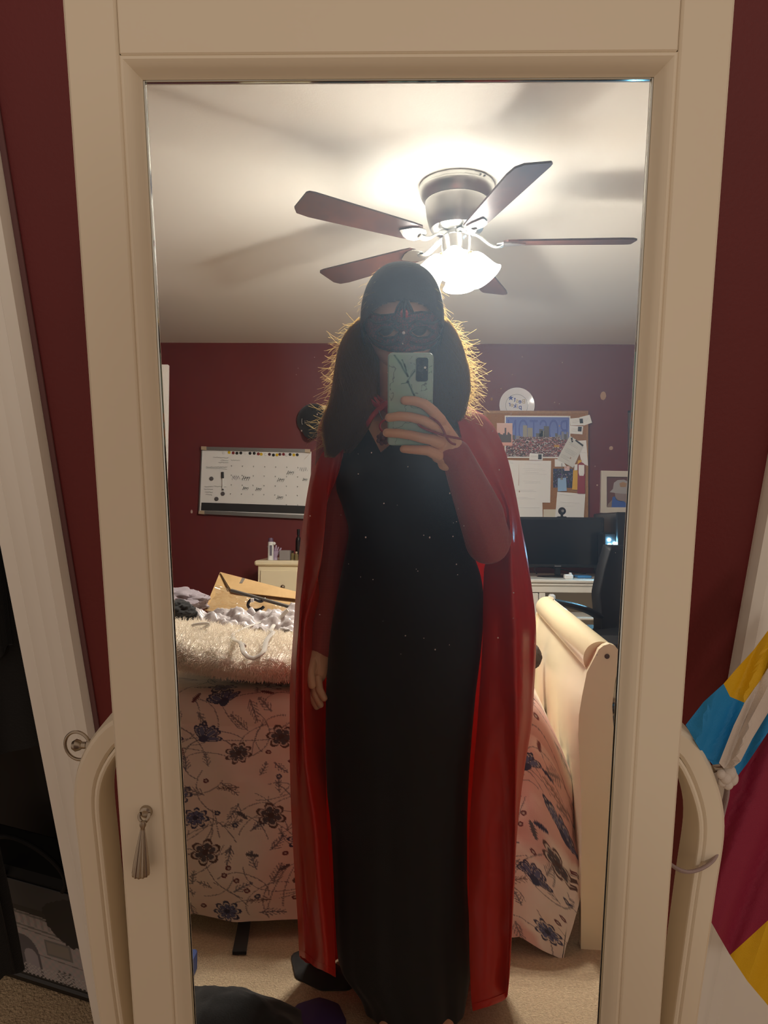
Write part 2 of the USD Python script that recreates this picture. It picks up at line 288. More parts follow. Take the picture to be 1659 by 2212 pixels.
# ================================================================== the mirror (jewellery armoire on a yoke stand)
gl, gr, gt = -.19945, .20589, -.22865 * -1; fl, fr, ft = -.25419, .25999, .28370
FB = -1.09; GB = -1.03                                     # frame and glass bottoms, below the picture
ZF = .013                                               # front face of the frame stands proud of the glass
tmr = thing('standing_mirror', 'tall cream standing mirror with moulded frame, curved side posts and tassel pull', 'mirror', M(0, FB, -.05))
def mbox(lo, hi, c=.002): return cbox(lo, hi, c, MA)
mo = .0135                                              # width of the inner moulding
tmr.part('stile', mbox((fl, FB, -.03), (gl - mo, ft, ZF), .0022), 'cream')
tmr.part('stile', mbox((gr + mo, FB, -.03), (fr, ft, ZF), .0022), 'cream')
tmr.part('rail', mbox((gl - mo + .0006, gt + mo, -.03), (gr + mo - .0006, ft - .0002, ZF), .0012), 'cream')
tmr.part('rail', mbox((gl - mo + .0006, FB, -.03), (gr + mo - .0006, GB - mo, ZF), .0012), 'cream')
ogee = [(0, ZF - .0016), (.0012, ZF - .0004), (.003, ZF - .0002), (.0055, ZF - .0022), (.0085, ZF - .0055), (.0115, .0015), (mo, -.001), (mo, -.012), (0, -.012)]
def mould(p, q, inn):                                   # ogee from p to q, inn = inward direction, mitred ends
    p, q, inn = A(p), A(q), A(inn); L = q - p; L = L / np.linalg.norm(L); R = []
    for e, s in ((p, 1), (q, -1)): R.append([list(e + inn * a + L * s * a) + [z] for a, z in ogee])
    r = loft(A(R)); return xf(r, MA)
a0, a1, b0, b1 = gl - mo, gr + mo, GB - mo, gt + mo
for p, q, i in (((a0, b0), (a0, b1), (1, 0)), ((a1, b1), (a1, b0), (-1, 0)), ((a0, b1), (a1, b1), (0, -1)), ((a1, b0), (a0, b0), (0, 1))): tmr.part('moulding', mould(p, q, i), 'cream', 20)
# polished bevel around the glass, and the glass itself
K['bevel'] = mat('polished_glass_edge', 'd8dcd8', .06, 1.)
for lo, hi in (((gl, GB, -.006), (gl + .0016, gt, -.0015)), ((gr - .0016, GB, -.006), (gr, gt, -.0015)), ((gl + .0016, gt - .0014, -.006), (gr - .0016, gt, -.0015))): tmr.part('bevel', mbox(lo, hi, .0005), 'bevel', False)
K['pane'] = usdkit.material(stage, '/World/Looks/smudged_glass', {'t': ('transparent_bsdf', {'color': (.97, .985, .98)}), 'd': ('refraction_bsdf', {'color': (.58, .78, 1.), 'roughness': 1., 'IOR': 1.42}), 'm': ('mix_closure', {'fac': .045})},
    [('t.BSDF', 'm.closure1'), ('d.BSDF', 'm.closure2')], surface='m.closure')
gq = A([[gl, GB, -.004], [gr, GB, -.004], [gr, gt, -.004], [gl, gt, -.004]])
tmr.part('glass', trimesh.Trimesh(MA(gq), [[0, 1, 2], [0, 2, 3]], process=False), 'pane', False)
spk = np.random.default_rng(5); SP = []
for px, py, r in [(1303, 855, .0026), (1320, 968, .0018), (414, 1106, .0010), (1062, 862, .0010), (1290, 1048, .0008)] + [(spk.uniform(640, 1330), spk.uniform(770, 1420), spk.uniform(.00025, .0007)) for _ in range(70)]:
    p = mxy(px, py, -.0032); SP.append(xf(trimesh.creation.icosphere(1, r), lambda v: MA(p + v * A([1, spk.uniform(.8, 1.5), .15]))))
tmr.part('dust_speck', SP, mat('pale_dust', 'b9a9a6', .9), False, kind='stuff')
# cabinet behind the frame, flaring back towards the wall
for sx, x in ((-1, fl), (1, fr)):
    tmr.part('cabinet_side', sheet(MA(A([[[x - sx * .004, y, -.028], [x + sx * .058, y2, -.15]] for y, y2 in ((FB, FB), (ft - .006, ft + .028))])), .008), 'cream', False)
tmr.part('cabinet_top', sheet(MA(A([[[x, ft - .006, -.028], [x + np.sign(x) * .056, ft + .028, -.15]] for x in (fl + .004, fr - .004)])), .008), 'cream', False)
# yoke posts: bent members with a raised inner bead
def post(pts, sgn):
    C = A([mxy(px, py, -.055) for px, py in pts]); C = smoothpath(np.vstack([C, [C[-1][0] - sgn * .004, -1.11, -.055]]), 8); w, dp = .0125, .022
    pr = [(-w, -dp), (w * 1.0, -dp), (w, dp * .62), (w * .86, dp * .86), (w * .6, dp), (-w * .6, dp), (-w * .86, dp * .86), (-w, dp * .62)]
    bead = [(-w - .0045, -.016), (-w + .001, -.016), (-w + .001, .0235), (-w - .0012, .025), (-w - .0034, .0245), (-w - .0045, .022)]
    side = A([sgn, 0, 0]); f = (lambda m_: xf(m_, MA))
    t = np.gradient(C, axis=0); t /= np.linalg.norm(t, axis=1, keepdims=True); s = np.stack([-t[:, 1], t[:, 0], 0 * t[:, 0]], 1); s *= np.sign(s[len(s) // 2, 0]) * sgn; zz = A([0, 0, 1.])
    mk = lambda p: f(loft(C[:, None] + A(p)[None, :, :1] * s[:, None] + A(p)[None, :, 1:] * zz))
    def fixw(m_): m_.fix_normals(); return m_
    p_ = tmr.part('side_post', fixw(mk(pr)), 'cream', 25); tmr.part('bead', fixw(mk(bead)), 'cream', 25, under=p_)
post([(278, 1552), (248, 1575), (222, 1612), (204, 1658), (199, 1706), (204, 1770), (218, 1900), (235, 2050), (258, 2212)], -1)
post([(1440, 1576), (1462, 1590), (1492, 1634), (1513, 1688), (1524, 1740), (1524, 1785), (1514, 1857), (1499, 1960), (1464, 2212)], 1)
# ring-shaped pivot knobs on the posts
def MP(px, py, z): return mxy(px, py, z)
kc = MP(190, 1610, -.05); rc = MP(168, 1611, -.05)
k_ = tmr.part('pivot_knob', xf(lathe([(0, .016), (.004, .0155), (.0062, .012), (.005, .008), (.0035, .006), (.0035, .002), (.0062, .0), (.0064, -.004), (0, -.005)], 20), lambda v: MA(np.stack([kc[0] - v[:, 2], kc[1] + v[:, 0], kc[2] + v[:, 1]], 1))), 'antique', label='antique nickel pivot knob')
th = np.linspace(.25, 2 * pi - .15, 40); ring = np.stack([rc[0] + .0135 * np.cos(th), rc[1] + .0148 * np.sin(th), rc[2] + .002 * np.cos(th)], 1)
tmr.part('ring', xf(tube(ring, .0016), MA), 'antique', under=k_)
kr = MP(1540, 1661, -.045)
tmr.part('pivot_knob', xf(lathe([(0, .014), (.010, .0135), (.0115, .0125), (.0115, .0115), (.004, .010), (.0035, .004), (.006, 0), (0, -.004)], 20), lambda v: MA(np.stack([kr[0] + v[:, 2], kr[1] + v[:, 0] * .45, kr[2] + v[:, 1]], 1))), 'antique', label='antique nickel pivot knob')
tmr.part('pivot_stub', [xf(lathe([(0, .01), (.006, .009), (.006, 0), (0, 0)], 16), lambda v: MA(np.stack([fr + v[:, 2], MP(1450, 1650, 0)[1] + v[:, 0], v[:, 1] - .02], 1)))], 'cream')
# tassel pull on the left stile
pc = MP(316, 1752, ZF)
pull = tmr.part('tassel_pull', xf(lathe([(0, .004), (.003, .0042), (.0052, .003), (.006, .001), (.006, 0), (0, 0)], 24), lambda v: MA(np.stack([pc[0] + v[:, 0], pc[1] + v[:, 1], pc[2] + v[:, 2]], 1))), 'antique', label='antique nickel tassel pull')
bt = MP(313, 1766, ZF + .004); te = MP(308, 1884, ZF + .006)
tmr.part('bail', xf(tube(smoothpath([(pc[0] - .004, pc[1], pc[2] + .004), (pc[0] - .0045, pc[1] - .004, pc[2] + .006), (bt[0], bt[1] - .003, bt[2] + .003), (pc[0] + .0035, pc[1] - .003, pc[2] + .006), (pc[0] + .004, pc[1], pc[2] + .004)]), .0015), MA), 'antique', under=pull)
L = np.linalg.norm(te - bt); ax = (te - bt) / L
prof = [(0, 0), (.0022, .0005), (.003, .004), (.0018, .007), (.0022, .009), (.0030, .014), (.0048, .026), (.0066, .040), (.0078, L - .003), (.0074, L - .001), (0, L)]
fl_ = lambda t: .085 * np.cos(12 * t)
tmr.part('tassel', xf(lathe(prof, 96, flute=fl_), lambda v: MA(bt + np.stack([v[:, 0] + ax[0] * v[:, 2], ax[1] * v[:, 2], v[:, 1] * .8 + .0055 + ax[2] * v[:, 2]], 1))), 'antique', 40, under=pull)
# lavender band round the right post
def ML(pts, z): return A([list(mxy(px, py, zz)[:2]) + [zz] for (px, py), zz in zip(pts, z)])
band = ML([(1570, 1680), (1571, 1702), (1564, 1740), (1556, 1780), (1553, 1820), (1545, 1850), (1525, 1871), (1498, 1882), (1470, 1880), (1450, 1868), (1440, 1850), (1443, 1838)], [-.045, -.045, -.05, -.05, -.045, -.035, -.026, -.024, -.024, -.03, -.05, -.07])
solo('hair_band', xf(tube(smoothpath(band, 6), .0042, 12, (.45, 1.1)), MA), mat('lavender_fabric', 'a3908f', .85, bump=(500, .3)), 'lavender stretch hair band looped round the right mirror post below the flag', 'hair tie')
# flag tied to the right pivot knob
tf = thing('striped_flag', 'magenta, yellow and cyan striped flag with a white hem hanging from the right mirror post', 'flag', MA(mxy(1640, 2000, -.05)))
def flagpart(name, poly, m, z0, amp, k, seed, gx=0., gy=0., t=.0012, under=None):
    o = A(poly, float).mean(0)
    def f(v):
        px, py = v[:, 0], v[:, 1]; ph = ((px - 1545) * .9 + (py - 1650) * .35) / 100.
        z = z0 + amp * (np.sin(ph * k + seed) + .35 * np.sin(ph * k * 2.3 + 1.3 * seed)) + gx * (px - o[0]) / 100 + gy * (py - o[1]) / 100
        return MA(A([list(mxy(a, b, c_)[:2]) + [c_] for a, b, c_ in zip(px, py, z - v[:, 2] * t)]))
    return tf.part(name, poly3(poly, 1., f, 14.), m, 35, under=under)
K['fy'] = mat('flag_yellow', 'd8a800', .6, bump=(900, .2)); K['fc'] = mat('flag_cyan', '1a86c4', .6, bump=(900, .2)); K['fm'] = mat('flag_magenta', '8a1238', .62, bump=(900, .2)); K['fw'] = mat('flag_hem', 'cfc3b8', .7, bump=(900, .2))
flagpart('cyan_stripe', [(1481, 1566), (1520, 1516), (1563, 1477), (1577, 1505), (1608, 1518), (1585, 1570), (1555, 1650), (1540, 1652), (1515, 1625)], 'fc', -.035, .004, 9, 0., under=None)
flagpart('yellow_stripe', [(1563, 1477), (1594, 1441), (1628, 1404), (1659, 1362), (1760, 1240), (1760, 1300), (1659, 1446), (1608, 1518), (1577, 1505)], 'fy', -.035, .004, 9, 0.)
flagpart('hem', [(1553, 1648), (1585, 1567), (1610, 1516), (1659, 1443), (1760, 1295), (1790, 1350), (1659, 1540), (1625, 1596), (1600, 1645), (1582, 1660), (1564, 1660)], 'fw', -.028, .005, 14, 2.)
flagpart('cyan_stripe', [(1600, 1645), (1625, 1596), (1659, 1540), (1790, 1350), (1800, 1420), (1659, 1582), (1615, 1648), (1577, 1698), (1568, 1668)], 'fc', -.05, .004, 8, 1.)
flagpart('magenta_stripe', [(1568, 1672), (1577, 1698), (1615, 1648), (1659, 1582), (1800, 1420), (1850, 1780), (1659, 1988), (1577, 2063), (1552, 2020), (1528, 1977), (1540, 1877), (1559, 1815), (1563, 1729)], 'fm', -.062, .006, 6, 1.)
flagpart('yellow_stripe', [(1577, 2063), (1659, 1988), (1850, 1780), (1880, 2250), (1700, 2235), (1659, 2172), (1615, 2120)], 'fy', -.062, .006, 6, 1.)
knot = [MA(A([list(mxy(px, py, z)[:2]) + [z]]))[0] for px, py, z in ((1558, 1672, -.035), (1568, 1680, -.035), (1575, 1668, -.038), (1560, 1688, -.038), (1572, 1692, -.04), (1580, 1680, -.042))]
tf.part('knot', [sph(p, (.0042 + .0012 * (i % 3)), 2, (1, 1, 1.2)) for i, p in enumerate(knot)], 'fw')

# ================================================================== ceiling fan
FC = A([.232, 3.05, 0])
fan = thing('ceiling_fan', 'brushed nickel ceiling fan with five dark wooden blades and lit glass shades', 'ceiling fan', FC + A([0, 0, 1.93]))
def fl(prof, n=48): return lathe(prof, n, FC)
fan.part('canopy', fl([(.0, 2.44), (.148, 2.4398), (.150, 2.432), (.148, 2.422), (.150, 2.420), (.1505, 2.414), (.146, 2.400), (.138, 2.384), (.130, 2.374), (.129, 2.371), (0, 2.371)]), 'nickel', 30)
fan.part('motor_housing', fl([(0, 2.372), (.127, 2.371), (.1275, 2.366), (.126, 2.36), (.121, 2.315), (.112, 2.278), (.104, 2.262), (.085, 2.252), (.03, 2.250), (0, 2.250)]), 'nickel', 30)
fan.part('screw', [sph(FC + A([.151 * cos(a), .151 * sin(a), 2.428]), .004, 1) for a in (-1.0, -.86)], 'grey')
fan.part('switch_housing', fl([(0, 2.252), (.05, 2.25), (.05, 2.236), (.056, 2.232), (.058, 2.228), (.060, 2.19), (.058, 2.165), (.048, 2.155), (0, 2.152)]), 'nickel', 30)
fan.part('indicator', sph(FC + A([.03, -.057, 2.215]), .004, 1), emit('blue_indicator', (.25, .6, 1.), 4.))
BR = .70
for i in range(5):
    a = rad(-2 + 72 * i); ca, sa = cos(a), sin(a); pt = rad(12.)
    def fb(v, ca=ca, sa=sa):                            # blade coords: x out, y across, z up; pitched about x
        x, y, z = v[:, 0], v[:, 1], v[:, 2]; y2, z2 = y * cos(pt) - z * sin(pt), y * sin(pt) + z * cos(pt); return np.stack([FC[0] + x * ca - y2 * sa, FC[1] + x * sa + y2 * ca, 2.205 + z2], 1)
    w0, w1 = .052, .068
    out = [(.185, -.03), (.20, -w0 + .004), (.24, -w0), (BR - .07, -w1), (BR - .02, -w1 + .006), (BR, -w1 + .03), (BR, w1 - .012), (BR - .008, w1 - .003), (BR - .03, w1), (.24, w0), (.20, w0 - .004), (.185, .03)]
    b_ = fan.part('blade', xf(poly3(sg.Polygon(out).buffer(.004, 3).buffer(-.004), .007), fb), 'wood', 20)
    arm = smoothpath([(.045, 0, .035), (.075, 0, .034), (.11, .0, .012), (.15, 0, -.012), (.185, 0, -.008)]); arm = fan.part('blade_arm', xf(tube(arm, np.linspace(.011, .009, len(arm)), 10, (1.5, .6)), fb), 'nickel', 40)
    pad = sg.Polygon([(.165, -.012), (.185, -.034), (.21, -.036), (.235, -.026), (.268, 0), (.235, .026), (.21, .036), (.185, .034), (.165, .012)]).buffer(.006, 4)
    fan.part('bracket_plate', xf(poly3(pad, .005), lambda v: fb(v - A([0, 0, .006]))), 'nickel', 20, under=arm)
for i, az in enumerate((-100, -10, 80, 170)):
    a = rad(az); tilt = rad(38); ax_ = A([sin(tilt) * cos(a), sin(tilt) * sin(a), -cos(tilt)]); e1 = np.cross(ax_, [0, 0, 1.]); e1 /= np.linalg.norm(e1); e2 = np.cross(ax_, e1)
    o = FC + A([.045 * cos(a), .045 * sin(a), 2.165]); g = lambda v, o=o, ax_=ax_, e1=e1, e2=e2: o + v[:, :1] * e1 + v[:, 1:2] * e2 + v[:, 2:] * ax_
    st = fan.part('lamp_socket', xf(lathe([(0, -.012), (.014, -.01), (.016, .0), (.021, .006), (.023, .018), (.0, .02)], 20), g), mat(f'socket_brass_{i}', 'b9ab86', .3, 1.), 30)
    fan.part('lamp_shade', xf(lathe([(.0, .014), (.026, .016), (.036, .026), (.044, .045), (.050, .075), (.054, .098), (.060, .115), (.068, .126), (.066, .127), (.058, .117), (.052, .1), (.0, .098)], 36), g), 'shade', 40, label='lit frosted glass bell shade')
    bl = UsdLux.SphereLight.Define(stage, f'/World/bulb_{i}'); bl.CreateRadiusAttr(.026); bl.CreateIntensityAttr(BULB); bl.CreateColorAttr(Gf.Vec3f(1, .93, .83)); bl.AddTranslateOp().Set(Gf.Vec3d(*(o + ax_ * .118).tolist()))
fan.part('pull_chain', tube(smoothpath([FC + A([-.03, -.05, 2.16]), FC + A([-.034, -.056, 2.10]), FC + A([-.034, -.056, 2.03])]), .0012, 6), 'nickel')

# ================================================================== far wall
def wq(px, off, t=.0012): return plate(px, YW - off, t)
def strokes(path, fr=.5):                               # pixel polylines drawn as thin flat bars on the plane y = path[0]
    Y, lines, w = path; out = []
    for L in lines:
        P = A([at(x, y, Y) for x, y in L]); out += [tube(P, w, 4, (1, .25)) if abs(P[0][1] - P[-1][1]) < 1 else None]
    return trimesh.util.concatenate(out)
tw = thing('whiteboard', 'white dry-erase calendar board with aluminium rails and black bottom strip on red wall', 'whiteboard', at(552, 1110, YW))
tw.part('board', wq([(437, 970), (673, 976), (669, 1115), (431, 1107)], .002, .012), 'paper', False)
tw.part('top_rail', wq([(440, 965.5), (668, 971), (668, 978), (440, 973)], .0, .026), 'grey', False)
tw.part('bottom_rail', wq([(433, 1103), (660, 1113), (659, 1121), (432, 1110)], .0, .034), 'grey', False)
tw.part('side_rail', wq([(436, 972), (438, 972), (432.5, 1106), (430, 1106)], .0, .018), 'grey', False)
K['tan'] = mat('tan_plastic', 'b9a58a', .5)
for q in ([(437, 965), (448, 965.5), (448, 973), (437, 972.5)], [(660, 971), (671, 971.5), (671, 979), (660, 978)], [(432, 1103), (444, 1103.5), (444, 1111), (431, 1110)]): tw.part('corner_cap', wq(q, 0, .036), 'tan', False)
tw.part('black_strip', wq([(435.5, 1085.5), (666, 1093), (665, 1110), (434.5, 1102.5)], .014, .003), mat('charcoal', '1c1c1e', .5), False)
Yb = YW - .0155; L = []
def C6(x, y): return (400 + x / 5.53, 940 + y / 5.53)
sq = random.Random(3)
def scrib(x, y, w, h=6, n=9, tl=0.):
    P = [C6(x + w * i / (n - 1), y + tl * i / (n - 1) + sq.uniform(-h, h)) for i in range(n)]; L.append(P)
for x, y, w in ((335, 265, 180), (425, 298, 90), (400, 325, 115), (250, 378, 250), (230, 612, 100), (340, 610, 150), (225, 645, 105), (240, 678, 90), (245, 708, 75), (545, 298, 110)): scrib(x, y, w, 7, max(6, w // 8), 6)
L.append([C6(250, 395), C6(498, 405)])
for r, (y, xs) in enumerate(((368, (552, 683, 815, 950, 1080, 1213, 1345)), (480, (550, 680, 812, 942, 1076, 1210, 1342)), (595, (550, 680, 808, 940, 1074, 1208, 1340)), (702, (540, 672, 806, 938, 1070, 1205, 1338)), (815, (1208, 1342)))):
    for i, x in enumerate(xs):
        yy = y + (x - 540) * .025; L += [[C6(x - 5, yy - 7), C6(x + 6, yy - 5), C6(x, yy + 9)], [C6(x - 6, yy), C6(x + 5, yy + 1)]]
tw.part('writing', strokes((Yb, L, .0030)), 'black', False, kind='stuff', label='small black marker writing')
L = []
for x, y, s in ((725, 515, 1.), (1140, 535, .9), (1255, 450, .9), (720, 635, .75), (875, 645, .75), (1130, 745, .8), (1430, 530, .6)):
    for k in range(4): L.append([C6(x - 45 * s + 24 * k * s, y + 28 * s), C6(x - 25 * s + 24 * k * s, y - 30 * s + 6 * k), C6(x - 18 * s + 22 * k * s, y + 4 * s)])
    L.append([C6(x - 50 * s, y + 10), C6(x + 50 * s, y - 16 * s)])
tw.part('handwriting', strokes((Yb, L, .0042)), 'black', False, kind='stuff', label='larger slanted black marker words')
L = []
for x, y in ((600, 515), (1405, 415)):
    for k in range(4): L.append([C6(x - 40 + 22 * k, y + sq.uniform(0, 25)), C6(x - 30 + 22 * k, y - 30), C6(x - 12 + 22 * k, y + 12)])
tw.part('handwriting', strokes((Yb, L, .0026)), mat('grey_ink', '55526a', .6), False, kind='stuff', label='fainter purple-grey marker words')
mg = {'w': mat('magnet_white', 'dedede', .4), 'y': mat('magnet_yellow', 'd8b400', .4), 'r': mat('magnet_red', '7d1c22', .4), 'b': mat('magnet_black', '161617', .4), 'm': mat('magnet_maroon', '4a2326', .4), 's': mat('magnet_silver', '77777a', .35, .6)}
mname = dict(w='white', y='yellow', r='red', b='black', m='maroon'); order = ['first', 'second', 'third', 'fourth', 'fifth', 'sixth', 'seventh', 'eighth', 'ninth', 'tenth', 'eleventh', 'twelfth', 'thirteenth', 'fourteenth', 'fifteenth', 'sixteenth', 'seventeenth', 'eighteenth', 'nineteenth', 'twentieth']
def magnet(px, py, r, m, label, group, dome=.004):
    o = at(px, py, YW - .0145); q = lathe([(0, .0002), (r, .0002), (r, dome * .7), (r * .8, dome), (r * .45, dome), (r * .4, dome * .75), (0, dome * .75)], 20)
    solo('round_magnet', xf(q, lambda v: o + np.stack([v[:, 0], -v[:, 2], v[:, 1]], 1)), m, label, 'magnet', group)
for i, (x, y, c) in enumerate(((460, 212, 'w'), (527, 207, 'y'), (575, 212, 'r'), (619, 215, 'b'), (666, 213, 'b'), (718, 214, 'w'), (776, 217, 'b'), (826, 217, 'b'), (876, 224, 'r'), (910, 228, 'y'), (962, 230, 'w'), (1008, 229, 'm'), (1055, 237, 'b'), (1098, 236, 'y'), (1132, 229, 'm'), (1176, 228, 'r'), (1213, 236, 'w'), (1254, 231, 'b'), (1300, 236, 'y'), (1340, 235, 'b'))):
    magnet(*C6(x, y), .0108, mg[c], f'{mname[c]} round magnet, {order[i]} from the left in the row atop the whiteboard', 'small round magnets along the top of the whiteboard')
for x, y, l in ((315, 520, 'grey button magnet beside the marker, highest of the three on the whiteboard'), (450, 700, 'grey-pink button magnet just below the black-capped marker on the whiteboard'), (375, 762, 'grey button magnet, lowest on the whiteboard just above the black strip')): magnet(*C6(x, y), .0155, mg['s'], l, 'grey button magnets on the whiteboard', .007)
tk = thing('dry_erase_marker', 'white dry-erase marker with black cap held upright on the whiteboard', 'marker', at(*C6(448, 650), YW - .02))
def vbar(x0, y0, x1, y1, r, off): return tube([at(*C6(x0, y0), YW - off), at(*C6(x1, y1), YW - off)], r, 14)
tk.part('barrel', vbar(448, 515, 449, 642, .006, .021), 'paper'); tk.part('cap', vbar(446, 440, 448, 515, .0095, .0245), 'black'); tk.part('end_plug', vbar(449, 642, 449, 656, .0068, .0215), 'black')
# cap hanging on the wall, paper behind it
solo('pinned_paper', wq([(692, 877), (760, 874), (764, 925), (688, 922)], .0, .002), mat('cream_paper', 'cfc4a0', .8), 'cream paper sheet pinned on red wall behind the black cap', 'paper', smooth=False)
tc = thing('baseball_cap', 'black baseball cap hung on the red wall above the whiteboard', 'cap', at(672, 960, YW - .05))
o = at(672, 905, YW - .004)
cr = trimesh.creation.icosphere(4, 1.); v = cr.vertices; v = v[:, :]; keep = v[:, 1] < .05
cr.vertices = np.stack([v[:, 0] * .105 * (1 + .06 * v[:, 2]), np.minimum(v[:, 1], 0) * .11, v[:, 2] * .112 + .02 * v[:, 0]], 1) + o
tc.part('crown', cr, 'cloth', True)
U, V = np.meshgrid(np.linspace(-1, 1, 24), np.linspace(0, 1, 14), indexing='ij')
tc.part('brim', sheet(np.stack([o[0] + .012 + U * .075 * np.sqrt(np.clip(1 - (V * .95) ** 2 * .55, 0, 1)), o[1] - .05 - .055 * np.sin(V * 1.3) + .025 * U ** 2, o[2] - .06 - V * .10 * np.sqrt(1 - .55 * U ** 2)], -1), .004), 'cloth', True)
tc.part('button', sph(o + A([.02, -.105, .055]), .008, 2, (1, .6, 1)), 'cloth')
tc.part('emblem', [tube(o + A([[-.045 + .012 * cos(t), -.102 + .02 * abs(sin(t)), -.03 + .022 * sin(t * 2)] for t in np.linspace(0, 6.2, 24)]), .0025, 6)], mat('grey_stitching', '8f8a84', .7))
tc.part('seam', [tube(o + A([[.104 * s * sin(t) * .35, -.1105 * cos(t) * .99, .112 * sin(t)] for t in np.linspace(-.6, 1.4, 16)]), .001, 5) for s in (-1, 1)], 'dull')
# white plate
pl = thing('decorated_plate', 'white plate with blue and beige letters and a star above the corkboard', 'plate', at(1116, 905, YW))
po = at(1116, 876, YW - .002); r0 = 38 / FPX * YW; fp = lambda v: po + np.stack([v[:, 0], -v[:, 2], v[:, 1]], 1)
pl.part('dish', xf(lathe([(0, .004), (r0 * .60, .004), (r0 * .66, .008), (r0 * .97, .019), (r0, .019), (r0 * .99, .016), (r0 * .6, .0), (0, 0)], 64), fp), mat('white_ceramic', 'e6e6ea', .15))
K['plum'] = mat('slate_glaze', '6a7076', .3); K['bluek'] = mat('blue_glaze', '2a3f94', .4); K['beige'] = mat('beige_glaze', 'b9ab93', .4)
pl.part('ring_line', xf(tube([(r0 * .63 * cos(t), r0 * .63 * sin(t), .0062) for t in np.linspace(0, 2 * pi, 49)], .0013, 6), fp), 'plum')
st5 = sg.Polygon([(r_ * cos(pi / 2 + k * pi / 5), r_ * sin(pi / 2 + k * pi / 5)) for k, r_ in enumerate([1, .42] * 5)])
oo = at(1103, 860, YW); pl.part('star', xf(poly3(st5, .08), lambda v: np.stack([oo[0] + v[:, 0] * .022, oo[1] - .0075 - v[:, 2] * .02, oo[2] + v[:, 1] * .022], 1)), 'bluek', False)
for ch, px, py, m, b_ in (('t', 1112, 863, 'bluek', 1), ('s', 1117.5, 865.5, 'beige', 1), ('e', 1123.5, 867, 'bluek', 1), ('B', 1131.5, 867, 'beige', 1), ('r', 1101, 873, 'bluek', 0), ('e', 1106.5, 874.5, 'beige', 1), ('k', 1112.5, 876.5, 'bluek', 1), ('i', 1118, 878, 'beige', 0), ('p', 1124, 879, 'bluek', 1)):
    pl.part('letter', text_on(ch, .030, px, py, YW - .0065, True, .001, True), m, False)
# corkboard and everything pinned to it
YK = YW - .044
tcb = thing('corkboard', 'wood-framed corkboard crowded with papers above the desk', 'corkboard', at(1156, 1150, YW))
tcb.part('cork', wq([(1048, 891), (1266, 892), (1266, 1150), (1048, 1150)], .028, .014), mat('cork', 'a3703c', .9, var=(240., '8f5f30'), bump=(400, .4)), False)
K['oak'] = mat('light_oak', 'a67844', .5, var=(60., '96683a'))
for q in ([(1044, 888), (1269, 888.5), (1269, 894.5), (1044, 894)], [(1263.5, 894), (1269, 894), (1269, 1146), (1263.5, 1146)], [(1044, 894), (1050, 894), (1050, 1146), (1044, 1146)], [(1044, 1146), (1269, 1146), (1269, 1152), (1044, 1152)]): tcb.part('frame_rail', wq(q, .0245, .023), 'oak', False)
def C7(x, y): return (1060 + x / 5.53, 820 + y / 5.53)
def sheetpaper(name, pts, label, cat, off, m='paper', lines=None, ink='6f6f74', photo=None, t=.0009, pts7=True):
    p = [C7(*q) for q in pts] if pts7 else pts
    th_ = thing(name, label, cat, at(*A(p).mean(0), YK - off)); th_.part('sheet', plate(p, YK - off, t), m, False)
    q = A(p); e = lambda u, v: tuple((1 - v) * ((1 - u) * q[0] + u * q[1]) + v * ((1 - u) * q[3] + u * q[2]))
    if lines:
        Ls = []; rr = random.Random(hash(name + label) % 1000 if False else len(label) * 7)
        for v in lines:
            a = rr.uniform(.08, .2); b = rr.uniform(.5, .92); Ls.append([e(a, v), e(b, v)])
        th_.part('print', strokes((YK - off - t - .0004, Ls, .0016)), mat('ink_' + uname('ink', name).split('/')[1], ink, .8), False, kind='stuff')
    if photo: th_.part('portrait', plate([e(photo[0], photo[1]), e(photo[2], photo[1]), e(photo[2], photo[3]), e(photo[0], photo[3])], YK - off - t - .0003, .0003), 'black', False)
    return th_
# city poster
pq = [C7(168, 430), C7(952, 432), C7(938, 940), C7(168, 925)]; PX0, PX1, PZ0, PZ1 = at(*pq[0], YK)[0], at(*pq[1], YK)[0], at(*pq[2], YK)[2], at(*pq[0], YK)[2]
tp = thing('city_poster', 'blue city poster with mirrored BOSTON lettering over a skyline and crowd', 'poster', at(1160, 988, YK))
tp.part('sheet', slab((PX0, YK - .0012, PZ0), (PX1, YK - .0002, PZ1)), 'paper', False)
PW, PH = PX1 - PX0, PZ1 - PZ0
def printed(tt, name, x0, x1, z0, z1, Y, nx, nz, fn, t=.0004, m='col', under=None):
    X, Z = grid2(x0, x1, z0, z1, nx, nz); c = fn((X - x0) / (x1 - x0), (Z - z0) / (z1 - z0)).reshape(-1, 3)
    return tt.part(name, sheet(np.stack([X, 0 * X + Y, Z], -1), t), m, True, col=np.vstack([c, c]), under=under)
printed(tp, 'sky_print', PX0 + .008, PX1 - .008, PZ0 + .01, PZ1 - .01, YK - .0018, 40, 30, lambda u, v: linA(np.stack([.36 + .12 * (1 - v) + .03 * meshkit.noise(np.stack([u * 9, v * 9, u], -1)), .44 + .13 * (1 - v), .72 + .06 * (1 - v)], -1)))
q = meshkit.text_mesh('BOSTON', .135, .0006, False); w = q.vertices[:, 0].max(); k = (PW * .93) / w
tp.part('lettering', trimesh.Trimesh(np.stack([PX1 - .012 - q.vertices[:, 0] * k, YK - .0021 - q.vertices[:, 2], PZ1 - .030 - .155 + q.vertices[:, 1] * 1.15], 1), q.faces[:, ::-1], process=False), mat('poster_blue', '4a5aa8', .6), False)
sk = random.Random(5); K['b1'] = mat('tower_tan', '9a9484', .7); K['b2'] = mat('tower_dark', '5f5a58', .7); K['b3'] = mat('tower_grey', '83828a', .7)
